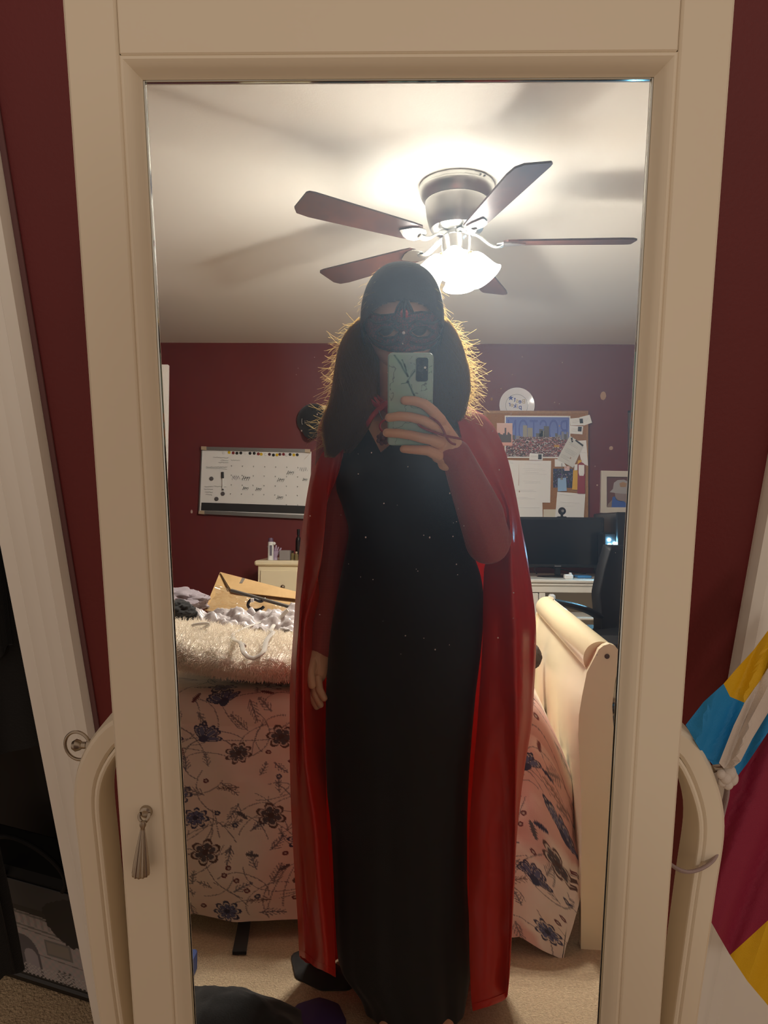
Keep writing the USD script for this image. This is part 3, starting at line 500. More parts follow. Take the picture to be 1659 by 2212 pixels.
for x, y, w_, m in ((385, 545, 50, 'b1'), (440, 575, 60, 'b1'), (580, 590, 45, 'b2'), (635, 555, 62, 'b2'), (600, 610, 40, 'b1'), (540, 640, 60, 'b2'), (770, 640, 30, 'b2'), (800, 660, 40, 'b3'), (845, 620, 28, 'b3'), (875, 650, 34, 'b2'), (905, 625, 22, 'b3'), (300, 670, 60, 'b3'), (340, 690, 50, 'b2'), (690, 690, 60, 'b3'), (205, 690, 60, 'b3'), (250, 660, 40, 'b2')):
    tp.part('tower', plate([C7(x, y), C7(x + w_, y + 3), C7(x + w_, 760), C7(x, 760)], YK - .0029, .0004), m, False)
def crowd(u, v):
    p = np.stack([u * 60 + 1.3 * meshkit.noise(np.stack([u * 25, v * 25, u], -1), 8), v * 34 + 1.5 * meshkit.noise(np.stack([u * 30, v * 20, u], -1), 9), 0 * u], -1); a, b, c_ = (meshkit.noise(np.floor(p) * 7. + 3, s) for s in (1, 2, 3)); base = np.stack([.25 + .5 * a, .18 + .42 * a * (.4 + .6 * b), .17 + .40 * a * (.3 + .7 * c_)], -1)
    base[(b > .72) & (v > .3)] = (.62, .30, .28); base[(a > .83)] = (.8, .78, .76); base[(c_ < .22)] = (.12, .11, .13); base[(abs(u - .80) < .04) & (abs(v - .62) < .06)] = (.75, .55, .12); return linA(base)
printed(tp, 'crowd_print', PX0 + .008, PX1 - .008, PZ0 + .01, PZ0 + PH * .44, YK - .0036, 150, 72, crowd)
def topcrowd(u, v): return crowd(u, v * .3)
printed(tp, 'crowd_print', PX0 + PW * .22, PX0 + PW * .84, PZ0 + PH * .40, PZ0 + PH * .50, YK - .0034, 90, 16, topcrowd)
for x, y in ((200, 445), (930, 447)): tp.part('push_pin', sph(at(*C7(x, y), YK - .006), .005, 2), mat('pin_white_%d' % x, 'e0e0e0', .3))
W_ = 'paper'
sheetpaper('pinned_letter', [(335, 965), (722, 970), (710, 1470), (335, 1465)], 'large white typed letter pinned to the corkboard below the city poster', 'paper', .004, W_, [.08, .2, .24, .28, .32, .5, .54], 'b9b9be')
sheetpaper('pinned_letter', [(150, 958), (335, 965), (330, 1300), (150, 1300)], 'white sheet at the corkboard left edge, partly under the cape edge', 'paper', .0025, W_, [.05, .1], '8088a0')
sheetpaper('pinned_letter', [(230, 1265), (610, 1270), (622, 1640), (230, 1640)], 'white typed sheet at the bottom left of the corkboard behind the monitor', 'paper', .0055, W_, [.14, .18, .38, .42, .7], 'b4b6bd')
sheetpaper('pinned_letter', [(795, 1340), (1130, 1365), (1112, 1645), (770, 1645)], 'white sheet pinned at the bottom right of the corkboard behind the webcam', 'paper', .004, W_, [.1, .4, .55], 'bdbdc0')
sheetpaper('pinned_note', [(630, 1550), (800, 1550), (800, 1645), (630, 1645)], 'small cream note low on the corkboard just above the monitor', 'paper', .0025, mat('cream_note', 'd9d2bd', .8))
sheetpaper('pinned_note', [(765, 950), (850, 955), (905, 1040), (765, 1040)], 'small white note left of the tilted certificate on the corkboard', 'paper', .0025)
sheetpaper('pinned_note', [(880, 1035), (942, 1035), (942, 1090), (880, 1090)], 'tiny pink note above the dark group photo on the corkboard', 'paper', .0075, mat('pink_note', 'd9b8b4', .8))
sheetpaper('pinned_form', [(1030, 730), (1140, 725), (1162, 1030), (1085, 1000)], 'white form at the corkboard right edge behind the tilted certificate', 'paper', .003, W_, [.1, .3, .5], '8f8f94')
td = sheetpaper('certificate', [(945, 672), (1112, 775), (985, 1055), (795, 950)], 'tilted grey-white certificate pinned over the right of the corkboard', 'paper', .0085, mat('certificate_paper', 'd2d2cc', .8), [.22, .27, .45, .5, .55, .6, .75, .8, .85], '6a6a6c')
e = [C7(1005, 735), C7(1030, 720), C7(1112, 775), C7(1105, 812)]; td.part('heading', plate([C7(1008, 730), C7(1018, 716), C7(1108, 782), C7(1098, 800)], YK - .0098, .0003), 'black', False)
td.part('crest', plate([C7(955, 700), C7(975, 690), C7(985, 740), C7(970, 755)], YK - .0098, .0003), 'dull', False)
sheetpaper('photo_card', [(950, 465), (1105, 450), (1115, 545), (955, 550)], 'upper white card with a tiny dark portrait beside the city poster', 'card', .004, W_, [.35, .5, .65], '9a9a9a', (.70, .15, .95, .75))
sheetpaper('photo_card', [(1060, 450), (1182, 420), (1210, 515), (1110, 550)], 'tilted white card overhanging the corkboard right edge', 'card', .0028, W_, [.4, .55], '9aa7b5')
sheetpaper('photo_card', [(945, 552), (1105, 557), (1095, 655), (945, 645)], 'lower white card with a tiny dark portrait beside the city poster', 'card', .0042, W_, [.35, .5, .65], '9a9a9a', (.62, .08, .9, .65))
sheetpaper('photo_card', [(465, 880), (622, 885), (620, 965), (460, 960)], 'white card with a tiny dark portrait at the lower edge of the city poster', 'card', .007, W_, [.35, .5], '9a9a9a', (.66, .1, .92, .85))
tg2 = thing('group_photo', 'small dark photograph of a group on the corkboard', 'photo', at(*C7(865, 1290), YK)); a_, b_ = at(*C7(745, 1290), YK), at(*C7(980, 1065), YK)
def darkp(u, v):
    p = np.stack([u * 26, v * 18, 0 * u], -1); n = meshkit.noise(np.floor(p) * 5.7, 4); return linA(np.stack([.10 + .30 * (n > .72), .11 + .28 * (n > .74), .18 + .25 * (n > .7) + .1 * n], -1))
printed(tg2, 'print', a_[0], b_[0], a_[2], b_[2], YK - .003, 60, 50, darkp, .001)
tpc = thing('postcard', 'pink city postcard overlapping the left of the city poster', 'card', at(*C7(160, 790), YK)); a_, b_ = at(*C7(70, 790), YK), at(*C7(258, 522), YK)
def pinkp(u, v):
    s = np.stack([.85 + 0 * u, .62 + .1 * v, .56 + .12 * v], -1); n = meshkit.fbm(np.stack([u * 8, v * 8, 0 * u], -1), 3, 9); s[(v < .45 + .2 * n) & (v > .15) & (abs(u - .5) < .42)] = (.32, .27, .26); s[(abs(u - .55) < .05) & (v > .4) & (v < .78)] = (.30, .26, .28); return linA(s)
printed(tpc, 'print', a_[0], b_[0], a_[2], b_[2], YK - .0095, 50, 60, pinkp, .001)
K['rb'] = mat('red_ribbon', '8f1a2c', .5); K['yb'] = mat('yellow_ribbon', 'd9a818', .5); K['lb'] = mat('pale_blue_plastic', '8fb2d8', .4)
tr = thing('award_ribbon', 'red award ribbon with white card on the corkboard', 'ribbon', at(*C7(1080, 1370), YK)); tr.part('ribbon_tail', plate([C7(1040, 1010), C7(1125, 1015), C7(1125, 1365), C7(1035, 1360)], YK - .011, .0012), 'rb', False)
tr.part('top_fold', plate([C7(1050, 1000), C7(1080, 985), C7(1112, 1003), C7(1125, 1020), C7(1040, 1018)], YK - .0115, .003), 'rb', False); tr.part('award_card', plate([C7(1050, 1015), C7(1118, 1018), C7(1118, 1120), C7(1108, 1150), C7(1060, 1148), C7(1050, 1115)], YK - .0125, .0006), 'paper', False)
tr = thing('award_ribbon', 'yellow award ribbon left of the red one on the corkboard', 'ribbon', at(*C7(1010, 1320), YK)); tr.part('ribbon_tail', plate([C7(985, 1080), C7(1038, 1085), C7(1035, 1318), C7(972, 1312)], YK - .0095, .0012), 'yb', False)
tr.part('top_fold', plate([C7(1045, 965), C7(1085, 960), C7(1080, 1000), C7(1035, 1010)], YK - .0108, .003), 'yb', False); tr.part('award_card', plate([C7(1000, 1015), C7(1036, 1010), C7(1036, 1080), C7(998, 1085)], YK - .0108, .0006), 'paper', False)
tl = thing('name_badge', 'pale blue plastic name badge hanging on the corkboard', 'badge', at(*C7(852, 1335), YK)); tl.part('holder', plate([C7(800, 1180), C7(900, 1170), C7(908, 1330), C7(800, 1335)], YK - .009, .002), 'lb', False)
tl.part('lanyard', tube([at(*C7(848, 1000), YK - .008), at(*C7(852, 1100), YK - .009), at(*C7(846, 1178), YK - .010)], .0022, 6), 'grey'); tl.part('clip', plate([C7(832, 1172), C7(862, 1170), C7(862, 1195), C7(832, 1197)], YK - .0115, .002), 'grey', False)
# framed picture and the edge of another one
K['fr'] = mat('cream_picture_frame', 'd8d0c0', .45)
tq = thing('framed_picture', 'cream framed picture of a figure in a pale hat and blue top', 'picture', at(1342, 1108, YW))
for q in ([(1297, 1017), (1388, 1018.5), (1376, 1031), (1309, 1030)], [(1297, 1017), (1309, 1030), (1309, 1096), (1295.5, 1108)], [(1309, 1096), (1376, 1096), (1388, 1110), (1295.5, 1108)], [(1376, 1031), (1388, 1018.5), (1388, 1110), (1376, 1096)]): tq.part('frame_rail', plate(q, YW - .0005, .024), 'fr', False)
tq.part('backing', plate([(1307, 1029), (1378, 1029), (1378, 1098), (1307, 1098)], YW - .001, .008), mat('brown_ground', '6a3e34', .7), False)
fy = YW - .0095
tq.part('painted_shoulder', plate([(1311, 1096), (1314, 1088), (1322, 1080), (1340, 1078), (1360, 1082), (1370, 1096)], fy, .0003), mat('paint_tan', '8a7466', .7), False)
tq.part('painted_top', plate([(1321, 1096), (1323, 1074), (1328, 1072), (1334, 1081), (1348, 1083), (1362, 1096)], fy - .0004, .0003), mat('paint_blue', '3a5da8', .7), False)
tq.part('painted_face', plate([(1327, 1060), (1352, 1062), (1358, 1074), (1352, 1082), (1338, 1083), (1330, 1078)], fy - .0004, .0003), mat('paint_face', '8f7d78', .7), False)
tq.part('painted_hat', sg_ := plate([(1317, 1063), (1324, 1056), (1326, 1043), (1334, 1037), (1348, 1036), (1360, 1042), (1366, 1056), (1372, 1064), (1350, 1067), (1330, 1065)], fy - .0008, .0003), mat('paint_hat', 'a9a3a0', .7), False)
tq.part('painted_hat_flower', plate([(1338, 1044), (1346, 1041), (1354, 1044), (1352, 1052), (1340, 1052)], fy - .0012, .0003), mat('paint_ochre', 'a8835a', .7), False)
solo('metal_frame', [plate([(1356, 888), (1440, 888), (1440, 892), (1356, 892)], YW - .001, .02), plate([(1356, 888), (1360, 888), (1360, 1004), (1356, 1004)], YW - .001, .02), plate([(1356, 1000), (1440, 1000), (1440, 1004), (1356, 1004)], YW - .001, .02), plate([(1358, 890), (1440, 890), (1440, 1002), (1358, 1002)], YW - .001, .006)], mat('pewter_frame', '6a625c', .4, .5), 'pewter picture frame at the right edge of the mirror, mostly hidden', 'picture frame', smooth=False)
solo('wall_patch', poly3(sg.Point(0, 0).buffer(1), .3, lambda v: at(414, 1105, YW - .0004) + np.stack([v[:, 0] * .008, -v[:, 2] * .002, v[:, 1] * .014], 1)), mat('plaster_scuff', 'b78f8a', .9), 'small pale plaster scuff on the red wall left of the whiteboard', 'mark')

# ================================================================== desk, monitor, computer, chair
YD = 4.95
zd = at(1200, 1252, YD)[2]; xd0, xd1 = at(1060, 1252, YD)[0], at(1420, 1252, YD)[0]
tds = thing('computer_desk', 'white desk with moulded top edge and open shelf under the monitor', 'desk', ((xd0 + xd1) / 2, YD + .3, 0))
K['dw'] = mat('desk_white', 'd9d6cc', .35)
tds.part('desk_top', cbox((xd0, YD, zd - .022), (xd1, YW - .03, zd), .006), 'dw'); tds.part('edge_moulding', cbox((xd0 + .012, YD + .012, zd - .045), (xd1 - .012, YD + .05, zd - .022), .008), 'dw')
tds.part('apron', cbox((xd0 + .02, YD + .022, zd - .085), (xd1 - .02, YD + .045, zd - .045), .003), 'dw')
xm = at(1180, 1300, YD)[0]
tds.part('cabinet_side', cbox((xm - .04, YD + .03, 0), (xm, YW - .05, zd - .085), .002), 'dw'); tds.part('cabinet_door', cbox((xd0 + .03, YD + .026, .08), (xm - .045, YD + .045, zd - .09), .004), 'dw')
tds.part('cabinet_side', cbox((xd0 + .02, YD + .046, 0), (xd0 + .05, YW - .05, zd - .085), .002), 'dw'); tds.part('cabinet_side', cbox((xd1 - .05, YD + .03, 0), (xd1 - .02, YW - .05, zd - .085), .002), 'dw')
tds.part('back_panel', cbox((xm, YW - .06, 0), (xd1 - .05, YW - .05, zd - .085), .001), 'dw')
tds.part('keyboard_tray', cbox((xm + .02, YD - .12, at(1230, 1334, YD - .12)[2] - .016), (xm + .38, YD + .2, at(1230, 1334, YD - .12)[2]), .004), 'dw')
Ym = 5.2
tmo = thing('computer_monitor', 'wide black computer monitor switched off on the white desk', 'monitor', at(1207, 1250, Ym)); mz0, mz1 = at(1207, 1226, Ym)[2], at(1207, 1117, Ym)[2]; mx0, mx1 = at(1098, 1170, Ym)[0], at(1305, 1170, Ym)[0]
tmo.part('housing', cbox((mx0, Ym, mz0), (mx1, Ym + .035, mz1), .006), 'black'); tmo.part('screen', cbox((mx0 + .016, Ym - .0015, mz0 + .022), (mx1 - .016, Ym + .004, mz1 - .016), .001), mat('screen_black', '07080b', .18))
tmo.part('neck', cbox((at(1200, 1240, Ym)[0], Ym + .01, zd + .012), (at(1212, 1240, Ym)[0], Ym + .04, mz0 + .01), .004), 'black'); mo_ = at(1206, 1250, Ym)
tmo.part('stand_base', xf(lathe([(0, .012), (.02, .012), (.11, .006), (.115, 0), (0, 0)], 40), lambda v: A([mo_[0], Ym + .03, zd]) + v * A([1.2, .75, 1])), 'black')
tmo.part('badge', cbox((at(1198, 1224, Ym)[0], Ym - .003, mz0 + .006), (at(1212, 1224, Ym)[0], Ym, mz0 + .013), .0005), 'grey')
tmo.part('cable', tube(smoothpath([(mx0 + .2, Ym + .05, zd + .02), (mx0 + .25, Ym + .2, zd + .06), (mx1 - .18, Ym + .22, zd + .03), (mx1 - .1, Ym + .1, zd + .02)]), .004, 6), 'black')
twc = thing('webcam', 'round black webcam perched on top of the monitor', 'webcam', at(1214, 1117, Ym)); wc = at(1214, 1104, Ym + .01); twc.part('ball', sph(wc, .026, 3), mat('webcam_gloss', '15161a', .2)); twc.part('clip', cbox(wc + A([-.03, -.012, -.048]), wc + A([.03, .03, -.036]), .004), 'black'); twc.part('stalk', cbox(wc + A([-.008, -.004, -.04]), wc + A([.008, .012, -.02]), .003), 'black')
twc.part('lens', xf(lathe([(0, .001), (.008, .001), (.010, -.002), (0, -.003)], 20), lambda v: wc + A([0, -.0262, 0]) + np.stack([v[:, 0], -v[:, 2], v[:, 1]], 1)), 'grey')
ob = at(1228, 1256, YD + .05)
solo('white_box', [cbox((ob[0] - .025, YD + .04, zd), (ob[0] + .03, YD + .09, zd + .03), .006), cbox((ob[0] + .008, YD + .05, zd + .028), (ob[0] + .022, YD + .08, zd + .042), .003)], 'paper', 'small white plastic box at the front of the desk', 'box')
ob = at(1258, 1248, YD + .2); solo('blue_tray', cbox((ob[0] - .045, YD + .14, zd), (ob[0] + .05, YD + .25, zd + .018), .006), mat('sky_blue_plastic', '3f86c0', .35), 'flat blue tray on the desk right of the white box', 'tray')
# black tower computer with three lit LEDs
Yc = 5.0; c0, c1 = at(1303, 1200, Yc)[0], at(1430, 1200, Yc)[0]; cz1 = at(1320, 1106, Yc)[2]
tco = thing('tower_computer', 'black tower computer with three glowing blue-white lights beside the monitor', 'computer', ((c0 + c1) / 2, Yc + .2, zd))
cx0 = at(1334, 1106, Yc)[0]
tco.part('case', cbox((cx0, Yc + .02, zd + .001), (c1, YW - .08, cz1), .008), 'black'); K['led'] = emit('blue_led', (.25, .68, 1.), 1000.)
tco.part('fan_housing', cbox((at(1306, 1170, Yc)[0], Yc + .03, zd + .001), (cx0 + .005, Yc + .17, at(1320, 1150, Yc)[2]), .012), 'black')
for px, py in ((1316, 1166), (1328, 1174), (1317, 1177)):
    p = at(px, py, Yc + .026); tco.part('led', xf(lathe([(0, .004), (.007, .003), (.010, 0), (0, -.001)], 12), lambda v: p + np.stack([v[:, 0], -v[:, 2], v[:, 1]], 1)), 'led')
# dark office chair in front of the computer
tch = thing('office_chair', 'black high-backed office chair in front of the desk, half behind the mirror frame', 'chair', (at(1340, 1300, 4.3)[0], 4.3, 0)); K['ch'] = mat('chair_black', '0e0f14', .55)
U, V = np.meshgrid(np.linspace(0, 1, 20), np.linspace(0, 1, 24), indexing='ij'); xl = np.interp(V, [0, .3, .55, .8, 1], [1291, 1289, 1283, 1295, 1308]); xc = at(1350, 1200, 4.3)[0]
zt_, zb_ = at(1310, 1178, 4.3)[2], at(1310, 1405, 4.3)[2]; xa = A([[at(x, 1250, 4.3)[0] for x in r] for r in xl]); P = np.stack([xa + U * (2 * (xc - xa)), 4.3 + .07 * np.sin(pi * U) - .03 * V, zb_ + (zt_ - zb_) * V], -1)
tch.part('backrest', sheet(P, .05), 'ch', True)
s0 = at(1250, 1318, 4.05); sx = xc
tch.part('seat', cbox((sx - .26, 3.98, .42), (sx + .26, 4.5, .52), .04), 'ch'); 
tch.part('armrest', tube(smoothpath([at(1192, 1300, 4.05) , at(1215, 1304, 4.08), at(1250, 1312, 4.15), at(1290, 1330, 4.3)]), .03, 12, (1.3, .6)), 'ch'); tch.part('armrest', tube(smoothpath([(xc + .3, 4.05, s0[2]), (xc + .3, 4.2, s0[2])]), .03, 12), 'ch')
tch.part('column', tube([(sx, 4.25, .06), (sx, 4.25, .44)], .03, 12), 'ch')
for k in range(5): tch.part('base_leg', tube([(sx, 4.25, .1), (sx + .28 * cos(k * 2 * pi / 5 + .3), 4.25 + .28 * sin(k * 2 * pi / 5 + .3), .045)], [.025, .016], 8), 'ch'); tch.part('caster', sph((sx + .28 * cos(k * 2 * pi / 5 + .3), 4.25 + .28 * sin(k * 2 * pi / 5 + .3), .026), .026, 2), 'ch')
wb = at(1193, 1296, 4.9); solo('white_adapter', cbox(wb + A([-.018, 0, -.03]), wb + A([.022, .05, .035]), .01), 'paper', 'white plug adapter hanging under the desk top', 'adapter')

# ================================================================== chest of drawers and the things on it
YH = 5.12; hz = at(590, 1211, YH)[2]; h0, h1 = at(549, 1216, YH)[0], at(800, 1216, YH)[0]
tdr = thing('chest_of_drawers', 'cream chest of drawers with thick moulded top against the red wall', 'dresser', ((h0 + h1) / 2, YH + .25, 0))
tdr.part('top', cbox((h0, YH, hz - .035), (h1, YW - .02, hz), .01), 'cream_in'); tdr.part('body', cbox((h0 + .022, YH + .022, .0), (h1 - .022, YW - .03, hz - .035), .003), 'cream_in')
for r in range(3):
    d_w = tdr.part('drawer', cbox((h0 + .04, YH + .008, .08 + r * .24), (h1 - .04, YH + .024, .08 + r * .24 + .22), .004), 'cream_in')
    for sx in (.25, .75): tdr.part('knob', sph((h0 + (h1 - h0) * sx, YH - .008, .08 + r * .24 + .11), .016, 2), 'antique', under=d_w)
K['lil'] = mat('lilac_ceramic', 'a894ac', .4)
ca = at(584.5, 1210, YH + .09); tca = thing('spray_can', 'white aerosol can with mauve cap on the chest of drawers', 'can', (ca[0], YH + .09, hz)); g = lambda v: A([ca[0], YH + .09, hz]) + v
tca.part('can_body', xf(lathe([(0, 0), (.019, 0), (.0195, .003), (.0195, .118), (.017, .124), (0, .124)], 28), g), 'paper'); tca.part('cap', xf(lathe([(.0, .123), (.0168, .123), (.0172, .14), (.0145, .149), (0, .151)], 28), g), mat('mauve_cap', '6d5670', .4))
tca.part('print', xf(poly3([(-.008, .03), (.008, .03), (.008, .1), (-.008, .1)], .0008, lambda v: np.stack([v[:, 0] + .004, -.0195 - v[:, 2], v[:, 1]], 1)), g), mat('label_grey', '6c6a78', .6), False)
hc = at(594, 1210, YH + .12); th2 = thing('hand_sculpture', 'lilac ceramic hand standing open on the chest of drawers', 'figurine', (hc[0], YH + .12, hz)); fg = lambda a, b, r: tube(smoothpath([A([hc[0], YH + .12, hz]) + A(p) for p in (a, ((A(a) + A(b)) / 2 + A([0, -.004, .002])), b)]), r, 10)
th2.part('palm', xf(lathe([(0, 0), (.022, 0), (.017, .01), (.016, .02), (.026, .042), (.024, .06), (0, .064)], 24), lambda v: A([hc[0], YH + .12, hz]) + v * A([1, .6, 1])), 'lil')
for a, b, r in (((-.02, 0, .05), (-.052, -.004, .092), .0065), ((-.008, 0, .06), (-.012, -.003, .098), .007), ((.004, 0, .06), (.008, -.003, .10), .007), ((.014, 0, .058), (.024, -.003, .088), .006), ((.022, 0, .04), (.042, -.004, .082), .007)): th2.part('finger', fg(a, b, np.linspace(r, r * .8, 17)), 'lil')
solo('pearl_ball', sph(A([hc[0] - .002, YH + .085, hz + .112]), .0115, 3), 'paper', 'white ball resting above the fingers of the lilac hand', 'ornament')
b0 = at(604, 1210, YH + .1); solo('grey_box', cbox((b0[0], YH + .08, hz), (at(627, 1210, YH + .1)[0], YH + .15, hz + .066), .002), mat('grey_card', '8f8886', .7), 'grey cardboard box on the chest of drawers right of the lilac hand', 'box')
def bottle(px, y, r, h, m, cap, label, cat='bottle'):
    o = A([at(px, 1210, y)[0], y, hz]); t = thing('small_bottle', label, cat, o)
    t.part('glass_body', xf(lathe([(0, 0), (r, 0), (r, h * .62), (r * .85, h * .70), (r * .4, h * .76), (r * .4, h * .82), (0, h * .82)], 20), lambda v: o + v), m); t.part('cap', xf(lathe([(0, h * .81), (r * .55, h * .81), (r * .55, h), (0, h)], 20), lambda v: o + v), cap)
K['dk'] = mat('dark_bottle', '1b1412', .2); K['amb'] = mat('olive_bottle', '7a6c48', .2)
bottle(632, YH + .12, .014, .062, 'amb', 'black', 'small olive bottle next to the grey box'); bottle(640, YH + .1, .013, .058, 'amb', 'tan', 'small tan-capped bottle beside the olive bottle'); bottle(644, YH + .2, .019, .21, 'dk', 'black', 'tall dark bottle at the cape edge on the chest of drawers')

# ================================================================== bed
BO, TH = A([.535, 1.985, 0]), rad(5.0)
def B(P): P = np.asarray(P, float); return np.stack([BO[0] + P[..., 0] * cos(TH) + P[..., 1] * sin(TH), BO[1] - P[..., 0] * sin(TH) + P[..., 1] * cos(TH), P[..., 2]], -1)
def bb(lo, hi, c=.004): return cbox(lo, hi, c, B)
tbd = thing('sleigh_bed', 'cream wooden sleigh bed with scrolled footboard at the right', 'bed', B([-.9, .7, 0]))
# footboard: scrolled end posts (S profile in bed x-z), panel and rolled top rail
# outline measured on the near end: (x from the outer face, height)
def fpx(px, py): p = at(px, py, 1.99); return [(p[0] - BO[0]), p[2]]
inner = [fpx(*q) for q in ((1315, 1390), (1303, 1394), (1293, 1402), (1279, 1429), (1267, 1453), (1257, 1504), (1250.5, 1545), (1249, 1585), (1252, 1646), (1255, 1710), (1256, 1800), (1255, 1900))]
outer = [fpx(*q) for q in ((1320, 1900), (1324, 1780), (1326, 1680), (1324, 1575), (1321, 1524), (1324, 1494), (1330, 1453), (1336, 1425), (1335, 1405), (1327, 1394))]
prof = inner + [[inner[-1][0] - .0, .0], [outer[0][0] + .0, .0]] + outer
prof_s = sg.Polygon(prof).buffer(.004, 4).buffer(-.004)
for y0 in (0., 1.36): pst = tbd.part('end_post', xf(trimesh.creation.extrude_polygon(prof_s, .035, engine='earcut'), lambda v: B(np.stack([v[:, 0], y0 + v[:, 2], v[:, 1]], 1))), 'cream_in', 25)
pz = fpx(1310, 1417); tbd.part('bolt_cap', xf(lathe([(0, .003), (.005, .002), (.0065, 0), (0, -.001)], 16), lambda v: B(A([pz[0], -.001, pz[1]]) + np.stack([v[:, 0], -v[:, 2], v[:, 1]], 1))), mat('bolt_brown', '4a3428', .5))
cx_, cz_ = fpx(1303, 1428); rr_ = .046
tbd.part('top_roll', xf(lathe([(0, .034), (rr_, .034), (rr_, 1.362), (0, 1.362)], 40), lambda v: B(np.stack([cx_ + v[:, 0], v[:, 2], cz_ + v[:, 1]], 1))), mat('cream_gloss', 'efdfb8', .22), 30)
pc_ = [(cx_ - .02, cz_ - .02), (cx_ - .032, cz_ - .07), (cx_ - .045, cz_ - .14), (cx_ - .048, cz_ - .22), (cx_ - .044, cz_ - .34), (cx_ - .042, cz_ - .50), (cx_ - .042, .18)]
pcs = A([[p[0], p[1]] for p in smoothpath(A([[a, 0, b] for a, b in pc_]), 6)[:, [0, 2]]])
tbd.part('footboard_panel', sheet(B(np.stack([np.stack([pcs[:, 0], 0 * pcs[:, 0] + y, pcs[:, 1]], 1) for y in np.linspace(.034, 1.362, 8)], 1)), .018), 'cream_in', 30)
tbd.part('side_rail', bb((-2.05, .245, .15), (-.03, .275, .24)), 'cream_in'); tbd.part('side_rail', bb((-2.05, 1.34, .17), (-.03, 1.37, .33)), 'cream_in')
tbd.part('headboard', bb((-2.10, 0, 0), (-2.04, 1.39, 1.05), .01), 'cream_in')
tbd.part('mattress', bb((-2.03, .28, .25), (-.30, 1.30, .52), .05), 'paper'); tbd.part('support_leg', bb((-1.0, .65, 0), (-.94, .71, .24)), 'black')
def open_grid(P):
    nu, nv = P.shape[:2]; i, j = np.meshgrid(np.arange(nu - 1), np.arange(nv - 1), indexing='ij'); a = (i * nv + j).ravel(); return tm((P.reshape(-1, 3), np.stack([a, a + 1, a + nv + 1, a + nv], 1)))
# floral comforter: one draped shell with the print on its vertices
def comforter():
    xl = np.r_[np.linspace(-1.75, -1.22, 20), np.linspace(-1.215, -.0405, 440)]; s = np.r_[np.linspace(0, .85, 40), np.linspace(.853, 1.95, 430)]; X, S = np.meshgrid(xl, s, indexing='ij')
    e = np.clip((X + .17) / .13, 0, 1); zt = .585 - .24 * e ** 1.5; r = .09                                    # foot end slopes off
    L1 = 1.11; ln = zt - r - .045 + .055 * e                                                                    # top run, then a rounded edge, then the hanging side
    top = S < L1; a = np.clip((S - L1) / r, 0, pi / 2); hang = np.clip(S - L1 - r * pi / 2, 0, None); k = np.clip(hang / (1.95 - L1 - r * pi / 2), 0, 1)
    Y = np.where(top, 1.35 - S, .24 - r * np.sin(a) - .17 * k) - .035 * np.sin(k * pi * .8) - .03 * e * k
    Z = np.where(top, zt, zt - r * (1 - np.cos(a))) - k * ln
    pn = np.stack([X * 5, S * 5, 0 * X], -1); w = meshkit.fbm(pn, 3, 11) - .5; Y = Y + np.where(top, 0, .035 * w + .018 * np.sin(X * 17 + 2 * np.sin(S * 4)) * k); Z = Z + np.where(top, .02 * w, .012 * w)
    X2 = X + .012 * np.sin(S * 9) * (e > .9) - .055 * k * np.clip((X + .5) / .4, 0, 1)
    q = 1 - .6 * np.exp(-((S - L1 - .05) / .05) ** 2) * 0
    return B(np.stack([X2, Y, Z], -1)), X, S
CP, CX_, CS = comforter()
